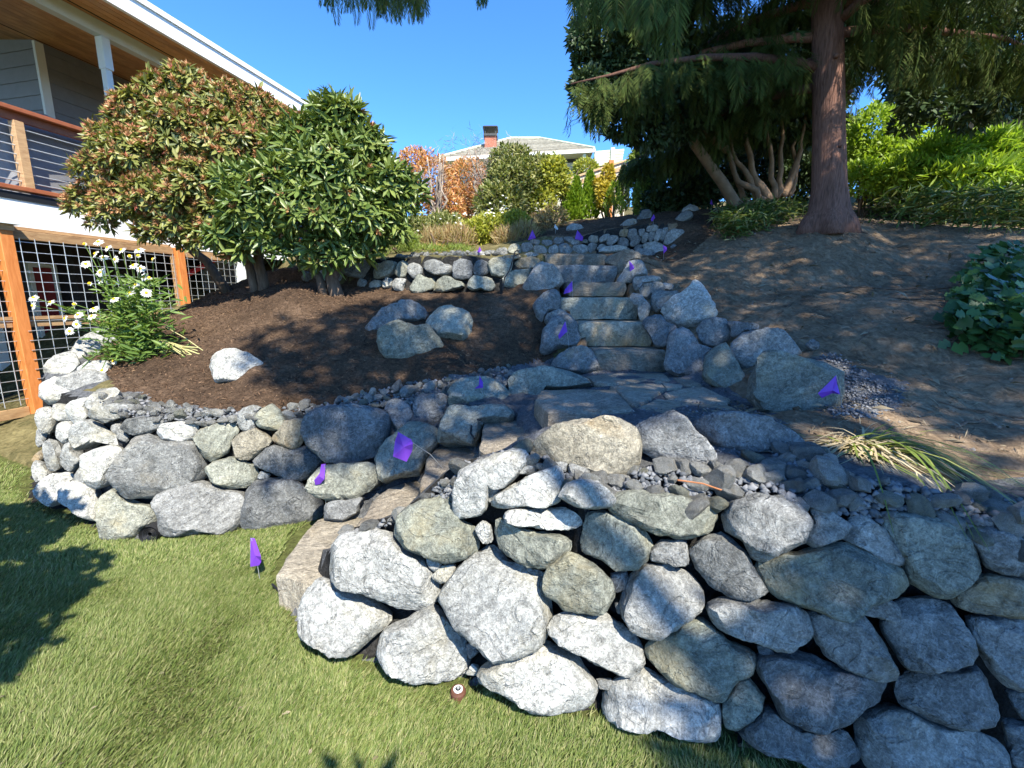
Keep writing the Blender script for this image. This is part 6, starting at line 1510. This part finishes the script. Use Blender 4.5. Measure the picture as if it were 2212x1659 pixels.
flag("purple marker flag on the dark triangular rock left of the second upper step", [(1221,694),(1226,716),(1216,724),(1208,733),(1206,725)], (1234,800), .1, (1222,695))
flag("purple marker flag at the left end of the fourth upper step", [(1236,607),(1237,628),(1229,632),(1218,635),(1220,626)], (1237,650), .1, (1236,607))
flag("purple marker flag on the pointed rock right of the stair top", [(1359,563),(1366,570),(1379,590),(1361,586)], (1366,605), .1, (1359,564))
flag("purple marker flag at the right foot of the topmost wall", [(1432,529),(1441,534),(1440,540),(1434,548)], (1434,560), .1, (1432,530))
flag("purple marker flag left end of the topmost wall by the dry stalks", [(1150,496),(1158,514),(1140,519)], (1149,530), .05, (1150,497))
flag("purple marker flag over the middle of the topmost wall near the white rock", [(1247,497),(1260,512),(1258,521),(1242,516)], (1250,530), .05, (1247,498))
flag("pale marker flag in the brown soil of the upper bed", [(1199,484),(1206,494),(1204,497),(1197,492)], (1200,503), .0, (1199,485), None, 'white')
flag("purple marker flag beside the upright rock of the upper bed", [(1412,463),(1416,470),(1408,479),(1406,474)], (1410,488), .1, (1412,464))
flag("purple marker flag highest of all, in shade near the tan stems", [(1537,430),(1541,443),(1533,441)], (1536,456), .1, (1537,431))
flag("faded purple marker flag among the dry stalks of the bank", [(1036,533),(1040,541),(1036,546),(1031,544)], (1036,552), .1, (1036,534))

# ------------------------------------------------------------------ daisy plant at the wall corner
dbp = Vector((-3.62, 4.05, 1.02)); dbp.z = surf(dbp.x, dbp.y)
dbp = hit(310, 765)[0]
ds = empty("daisy_plant", dbp, "tall leggy white daisy flopping over the corner of the left rock wall", "flowering plant")
DY = dbp.y
stems = []
FLW = [(232,535,0),(262,540,1),(223,556,1),(248,560,0),(300,540,1),(212,522,1),(205,548,0),(185,570,0),(216,588,1),(193,612,2),(217,605,0),(288,573,1),(280,553,2),(303,580,1),(310,598,0),(298,552,2),(322,600,2),(248,612,1),(293,615,0),(316,632,0),(280,633,0),(72,643,1),(70,660,1),(108,653,1),(140,688,1),(168,680,1),(198,683,1),(160,657,2),(165,700,1),(150,715,0),(202,667,0),(245,780,1),(238,797,1),(220,800,0),(163,817,2),(294,702,0),(182,527,2),(330,560,1),(246,646,0)]
P, D, Nn = [], [], []
lfP, lfD, lfN, lfL = [], [], [], []
sm = MB()
for i, (fx, fy, kind) in enumerate(FLW):
    Yf = DY - .12 + random.uniform(-.25, .12); tip = at_y(fx, fy, Yf); s0 = dbp + Vector((random.uniform(-.12, .12), random.uniform(-.1, .1), 0))
    if fy > 770: s0 = dbp + Vector((-.15, -.1, .05))
    mid = s0.lerp(tip, .5) + Vector((0, 0, .16 if fx < 210 else .08)); L = [s0 * (1 - s) ** 2 + mid * 2 * s * (1 - s) + tip * s * s for s in (0, .2, .4, .6, .8, 1)]
    sm.tube(L, [.006, .005, .0045, .004, .0035, .003], 5)
    for _ in range(26):
        s = random.uniform(.02, .72); k = min(4, int(s * 5)); p = L[k].lerp(L[k + 1], s * 5 - k); a = random.uniform(0, 6.3)
        lfP.append(tuple(p)); lfD.append((math.cos(a), math.sin(a), random.uniform(.1, 1.0))); lfL.append(random.uniform(.05, .095))
    ax = Vector((random.gauss(0, .35), -.75, random.uniform(.2, .9))).normalized(); R = .042 if kind != 2 else .02
    fl_ = MB(); t0 = ax.orthogonal().normalized()
    np_ = 16
    for k in range(np_):
        q = Matrix.Rotation(k * 2 * math.pi / np_, 3, ax); t = q @ t0; sd = ax.cross(t); rr = R * random.uniform(.85, 1.1); dr = -ax * random.uniform(.002, .016)
        b_ = len(fl_.v); fl_.v += [tuple(tip + t * .006), tuple(tip + t * rr * .6 + sd * rr * .17 + dr * .4), tuple(tip + t * rr + dr), tuple(tip + t * rr * .6 - sd * rr * .17 + dr * .4)]; fl_.f.append((b_, b_+1, b_+2, b_+3))
    fo = fl_.build("flower", M['petal'], ds)
    dm = MB(); dm.tube([tip - ax * .004, tip + ax * .006, tip + ax * .010], [.013, .012, .004], 8); d_ = dm.build("flower_disc", M['disc'], None); d_.parent = fo; d_.location = (0, 0, 0)
    for v in d_.data.vertices: v.co = v.co - Vector(ds.location)
for _ in range(950):
    t = random.random(); px_ = 300 + (random.gauss(0, 34)) - 40 * (t - .5); py_ = 600 + 185 * random.random() ** .8
    if py_ > 720: px_ = random.gauss(300, 42)
    p = at_y(px_, py_, DY + random.uniform(-.28, .2)); a = random.uniform(0, 6.3)
    lfP.append(tuple(p)); lfD.append((math.cos(a), math.sin(a), random.uniform(-.1, .9))); lfL.append(random.uniform(.06, .13))
n = len(lfP); sm.build("stems", M['lv_daisy'], ds)['kind'] = 'stuff'
V, Fc = leaves(np.array(lfP), np.array(lfD), unit(n) * .6 + np.array((0, -.4, .8)), np.array(lfL), np.array(lfL) * .24, LV, LF); loc_mesh("foliage", V, Fc, M['lv_daisy'], ds, 'stuff')
cs = MB()
for k in range(16):
    a = at_y(345 + random.uniform(-20, 15), 745 + random.uniform(-15, 22), DY); b_ = at_y(405 + random.uniform(-15, 28), 762 + random.uniform(-10, 12), DY - .25); cs.tube([a, a.lerp(b_, .5) + Vector((0, 0, .04)), b_ + Vector((0, 0, .02))], .005, 5)
cs.tube([at_y(355, 705, DY), at_y(400, 730, DY - .1), at_y(448, 764, DY - .2)], .004, 5)
M['palestem'] = lm("pale_cut_stem", (0.42, 0.40, 0.16), (0.5, 0.46, 0.22), t=.1)
cs.build("cut_stems", M['palestem'], ds)['kind'] = 'stuff'

# grass tuft at the right of the rubble
gb_ = hit(1868, 968)[0]; tf_ = empty("grass_tuft", gb_, "half-dried ornamental grass tuft sprawling below the speckled boulder", "grass")
M['dryblade'] = lm("tan_grass_blade", (0.42, 0.34, 0.20), (0.50, 0.42, 0.27), (0.34, 0.26, 0.14), t=.2)
M['greenblade'] = lm("green_grass_blade", (0.12, 0.17, 0.03), (0.20, 0.25, 0.05), (0.30, 0.30, 0.09), t=.3)
def blades(n, mat, L, spread, kx=0.0):
    V, Fc = [], []
    for i in range(n):
        a = random.gauss(-1.57 + kx, spread); ln = L * random.uniform(.5, 1.2); d = Vector((math.cos(a), math.sin(a), 0)); o = gb_ + Vector((random.gauss(0, .05), random.gauss(0, .05), 0))
        up = random.uniform(.2, .9); w = random.uniform(.0035, .007); sd = Vector((-d.y, d.x, 0)); k = len(V)
        for j in range(7):
            s = j / 6; p = o + d * (ln * s * (.5 + .5 * s)) + Vector((0, 0, up * ln * s - (up + .22) * ln * s * s)); p.z = max(p.z, surf(p.x, p.y) + .012 + .01 * random.random())
            ww = w * (1 - s ** 2) + .0006; V += [tuple(p + sd * ww), tuple(p - sd * ww)]
        for j in range(6): Fc.append((k + 2*j, k + 2*j + 1, k + 2*j + 3, k + 2*j + 2))
    return np.array(V), np.array(Fc)
for i in range(26):
    v, f = blades(1, None, .42, 1.3); loc_mesh("blade", v, f, M['greenblade' if i % 2 else 'dryblade'], tf_)
v, f = blades(130, None, .29, 1.2); loc_mesh("dry_blades", v, f, M['dryblade'], tf_, 'stuff')
v, f = blades(60, None, .50, .5, .7); loc_mesh("green_blades", v, f, M['greenblade'], tf_, 'stuff')

# ivy at the right edge
iv_b = hit(2140, 700)[0]; iv = empty("ivy_patch", iv_b, "dark green ivy patch spilling over the dirt at the right edge", "ivy")
IVL = np.array([(0, 0, 0), (.2, .5, .02), (.45, .28, 0), (.55, .55, -.02), (1, 0, -.06), (.55, -.55, -.02), (.45, -.28, 0), (.2, -.5, .02)]); IVF = np.array([(0, 2, 1), (0, 4, 2), (2, 4, 3), (0, 6, 4), (6, 5, 4), (0, 7, 6)])
ip = [(2095,600),(2130,580),(2230,575),(2300,580),(2300,790),(2150,785),(2060,765),(2045,700),(2075,640)]
pp = []
while len(pp) < 1300:
    x, y = random.uniform(2030, 2300), random.uniform(570, 795)
    if inpoly(x, y, ip): pp.append(hit(x, y)[0] + Vector((random.gauss(0, .02), random.gauss(0, .02), .03 + random.random() ** .8 * .22)))
pp = np.array(pp); n = len(pp); D = unit(n) * np.array((1, 1, .4)) + np.array((-.1, -.3, -.3)); N = unit(n) * .35 + np.array((-.1, -.6, .6)); Ls = RNG.uniform(.05, .10, n)
near = np.argsort(pp[:, 1])[:90]; rest = np.setdiff1d(np.arange(n), near)
V, Fc = leaves(pp[rest], D[rest], N[rest], Ls[rest], Ls[rest], IVL, IVF); loc_mesh("foliage", V, Fc, M['lv_ivy'], iv, 'stuff')
ivm = np_mesh("leaf", IVL, IVF, [M['lv_ivy']])
A_, B_, C_ = frames(D[near], N[near])
for p, d, s, u, l in zip(pp[near], A_, B_, C_, Ls[near]):
    o = bpy.data.objects.new("leaf", ivm); COL.objects.link(o); o.parent = iv; q = p - np.array(iv_b)
    o.matrix_basis = Matrix(((d[0]*l, s[0]*l, u[0]*l, q[0]), (d[1]*l, s[1]*l, u[1]*l, q[1]), (d[2]*l, s[2]*l, u[2]*l, q[2]), (0, 0, 0, 1)))
m = MB()
for k in range(14):
    a = hit(random.uniform(2000, 2080), random.uniform(640, 760))[0] + Vector((0, 0, .02)); b_ = hit(random.uniform(2090, 2200), random.uniform(600, 770))[0] + Vector((0, 0, .06)); m.tube(wob(a, b_, 6, .06, 400 + k), .005, 5)
m.build("vine", M['bark'], iv)

# ------------------------------------------------------------------ sprinkler, drain pipe, irrigation tubing, stick
sp0 = at_z(990, 1503, 0.0); sk = empty("sprinkler_head", sp0, "round brown sprinkler head with white ring set in the lawn edge", "sprinkler")
M['brownpl'] = plain_mat("brown_plastic", (0.12, 0.05, 0.03), .6, .3, .15, 20, .1)
m = MB(); m.tube([sp0 + Vector((0, 0, -.02)), sp0 + Vector((0, 0, .022)), sp0 + Vector((0, 0, .03))], [.032, .032, .028], 24); m.build("cap", M['brownpl'], sk)
for nm, r, z, mt in (("ring", .019, .034, 'white'), ("collar", .0115, .037, 'black'), ("nozzle", .006, .041, 'wire')):
    m = MB(); m.tube([sp0 + Vector((0, 0, .02)), sp0 + Vector((0, 0, z))], r, 20); m.build(nm, M[mt], sk)
pc = at_z(330, 1150, .05); dp = empty("drain_pipe", pc, "black corrugated drain pipe end poking out at the foot of the left wall", "pipe")
axp = Vector((.15, -1, .12)).normalized()
m = MB(); pr = []; rr = []
for k in range(18): pr.append(pc - axp * .25 + axp * (.3 * k / 17)); rr.append(.058 if k % 2 else .050)
m.tube(pr, rr, 24, False); m.build("pipe", M['black'], dp)
for r in (.046, .036, .026, .016):
    t0 = axp.orthogonal(); m = MB(); m.tube([pc + axp * .03 + Matrix.Rotation(k * math.pi / 12, 3, axp) @ t0.normalized() * r for k in range(25)], .0035, 5); m.build("ridge", M['black'], dp)
m = MB(); pth = [(888,992),(893,955),(905,930),(915,918),(925,915)]
pth = [(1026,952),(1018,940),(1020,925),(1030,912),(1040,912)]
m.tube([hit(x, y)[0] + Vector((0, -.05, .03)) for x, y in pth], .007, 8); tag(m.build("irrigation_tube", M['black'], None), "black tube loop poking out beside the fourth lower step", "tube")
m = MB(); pth = [(1086,625),(1090,600),(1100,585),(1108,560),(1112,545),(1118,540),(1122,548),(1112,552)]
yy = hit(1086, 628)[0].y - .12
m.tube([at_y(x, y, yy) for x, y in pth], .007, 8); tag(m.build("irrigation_tube", M['black'], None), "curled black tube standing in front of the low wall behind the bark", "tube")
a = hit(1083, 632)[0]; m = MB(); m.tube([a - Vector((0, 0, .05)), a + Vector((0, -.05, .14))], .017, 10); tag(m.build("stake", M['black'], None), "short black plastic stake at the foot of the low wall", "stake")
m = MB(); m.tube([at_z(588, 1262, .03), at_z(605, 1278, .02), at_z(640, 1296, .02), at_z(668, 1300, .015)], .006, 7); tag(m.build("irrigation_tube", M['black'], None), "black tube lying on soil at the foot of the lowest step", "tube")
a, b_ = hit(1455, 1067)[0], hit(1562, 1094)[0]; m = MB(); m.tube([a + Vector((0, -.03, .07)), a.lerp(b_, .5) + Vector((0, -.03, .08)), b_ + Vector((0, -.03, .07))], .0035, 6)
M['stick'] = plain_mat("rusty_stick", (0.30, 0.12, 0.05), .7, .2, .2, 20, .2); tag(m.build("stick", M['stick'], None), "thin rust-coloured stick lying along the top of the near wall", "stick")

# ------------------------------------------------------------------ ground litter and lawn
def litter(name, poly, n, lmin, lmax, wmin, wmax, mat, lift=.006, flatk=.35):
    Q = scatter(poly, n, .0, 6); n = len(Q); P = np.array([(x, y, surf(x, y) + lift * random.random()) for x, y in Q])
    a = RNG.uniform(0, 6.3, n); D = np.stack([np.cos(a), np.sin(a), RNG.normal(0, flatk, n)], -1); N = unit(n) * .5 + np.array((0, -.2, 1))
    V, Fc = leaves(P, D, N, RNG.uniform(lmin, lmax, n), RNG.uniform(wmin, wmax, n)); tag(link(name, np_mesh(name, V, Fc, [M[mat]])), kind='stuff')
def scatter(poly, n, mind, tries=40):      # quick version without spacing
    p = np.array(poly); lo, hi = p.min(0), p.max(0); out = []
    while len(out) < n:
        x, y = random.uniform(lo[0], hi[0]), random.uniform(lo[1], hi[1])
        if inpoly(x, y, poly): out.append((x, y))
    return out
litter("bark_chips", MULCH, 42000, .015, .05, .003, .008, 'chip', .012, .5)
litter("bark_chips_upper", UPBED, 5000, .02, .05, .004, .008, 'chip', .012, .5)
SLOPE = [(.75, 2.2), (1.9, 1.9), (4.5, 1.6), (6.0, 3.0), (6.2, 6.5), (3.0, 6.6), (1.4, 6.2), (1.3, 4.7), (2.0, 3.6)]
litter("dry_litter", SLOPE, 9000, .02, .12, .003, .009, 'straw', .014, .25)
litter("dry_leaves", SLOPE, 520, .05, .14, .016, .03, 'straw', .025, .35)
litter("lawn_leaves", [(-3.2, 2.3), (-1.6, 1.9), (-.6, 1.5), (.2, 1.2), (-.2, .9), (-1.6, 1.0), (-4, 1.8)], 60, .015, .035, .008, .014, 'straw', .03, .3)
# twigs
tw = MB()
for k in range(90):
    x, y = scatter(SLOPE, 1, 0)[0]; a = random.uniform(-.9, .9); L = random.uniform(.15, .55); q = []
    for s in range(5):
        xx, yy = x + math.cos(a) * L * s / 4, y + math.sin(a) * L * s / 4 + .02 * random.random(); q.append((xx, yy, surf(xx, yy) + .012))
    tw.tube(q, random.uniform(.003, .008), 5)
o = tw.build("twigs", M['bark'], None); tag(o, kind='stuff')
# soil clods and small stones on the slope
M['clod'] = leaf_mat("soil_clod", [(0.09, 0.062, 0.038), (0.17, 0.12, 0.075), (0.25, 0.19, 0.125), (0.2, 0.19, 0.175)], 0, .95, .1)
tet = np.array([(1, 0, -.3), (-.6, .8, -.3), (-.5, -.8, -.2), (.1, 0, .6), (-.9, .1, .3), (.6, .7, .3)]); tf = np.array([(0, 1, 5), (0, 5, 3), (5, 1, 3), (1, 4, 3), (1, 2, 4), (4, 2, 3), (2, 0, 3), (0, 2, 1)])
Q = scatter(SLOPE, 5200, 0); n = len(Q); sz = RNG.uniform(.004, .013, n) * np.where(RNG.random(n) < .07, 2.2, 1.0)
Pc = np.array([(x, y, surf(x, y)) for x, y in Q]); V = Pc[:, None] + tet[None] * RNG.uniform(.6, 1.4, (n, 6, 3)) * sz[:, None, None]; Fc = (tf[None] + (np.arange(n) * 6)[:, None, None]).reshape(-1, 3)
tag(link("soil_clods", np_mesh("soil_clods", V.reshape(-1, 3), Fc, [M['clod']])), kind='stuff')
# lawn blades
LAWNP = []
def lawn_pts(n, x0, x1, y0, y1, dens_near):
    out = []
    while len(out) < n:
        x, y = random.uniform(x0, x1), random.uniform(y0, y1)
        i = int((x - gx[0]) / .04); j = int((y - gy[0]) / .04)
        if 0 <= i < nx - 1 and 0 <= j < ny - 1 and (Z[j, i] > .012 or Z[j, i + 1] > .012): continue
        out.append((x, y))
    return out
pts_l = lawn_pts(150000, -2.6, 1.6, .75, 2.5, 1) + lawn_pts(70000, -4.5, -.9, 2.1, 3.6, 1) + lawn_pts(32000, -7.5, -3.2, 2.4, 6.2, 1)
P = np.array([(x, y, -.006) for x, y in pts_l]); n = len(P)
fx = np.array([mnoise.noise(Vector((x * 1.7, y * 1.7, 0))) + .5 * mnoise.noise(Vector((x * 6, y * 6, 3))) for x, y in pts_l])
# bare soil strip along the foot of the walls
foot = []
for x, y in pts_l:
    i = int((x - gx[0]) / .04); j = int((y - gy[0]) / .04); h_ = 0
    for dj, di in ((2, 0), (2, 1), (1, -1), (0, 2), (2, -1)):
        jj, ii = j + dj, i + di
        if 0 <= ii < nx and 0 <= jj < ny and Z[jj, ii] > .03: h_ = 1
    foot.append(h_)
foot = np.array(foot); keep = (foot == 0) | (RNG.random(n) < .12); P, fx = P[keep], fx[keep]; n = len(P)
ang = .5 + fx * 2.2 + RNG.normal(0, .7, n); lean = RNG.uniform(.25, 1.0, n)
D = np.stack([np.cos(ang) * lean, np.sin(ang) * lean, np.full(n, .75)], -1); Ls = RNG.uniform(.018, .040, n) * (1 + .3 * fx); Ws = np.where(P[:, 1] < 2.5, RNG.uniform(.0022, .0042, n), RNG.uniform(.004, .007, n))
GV_ = np.array([(0, .5, 0), (0, -.5, 0), (.6, .32, -.02), (.6, -.32, -.02), (1, 0, -.16)]); GF_ = np.array([(0, 1, 3), (0, 3, 2), (2, 3, 4)])
V, Fc = leaves(P, D, np.tile((0.0, -.6, .6), (n, 1)) + unit(n) * .5, Ls, Ws, GV_, GF_)
tag(link("lawn_grass", np_mesh("lawn_grass", V, Fc, [M['grass']])), kind='stuff')
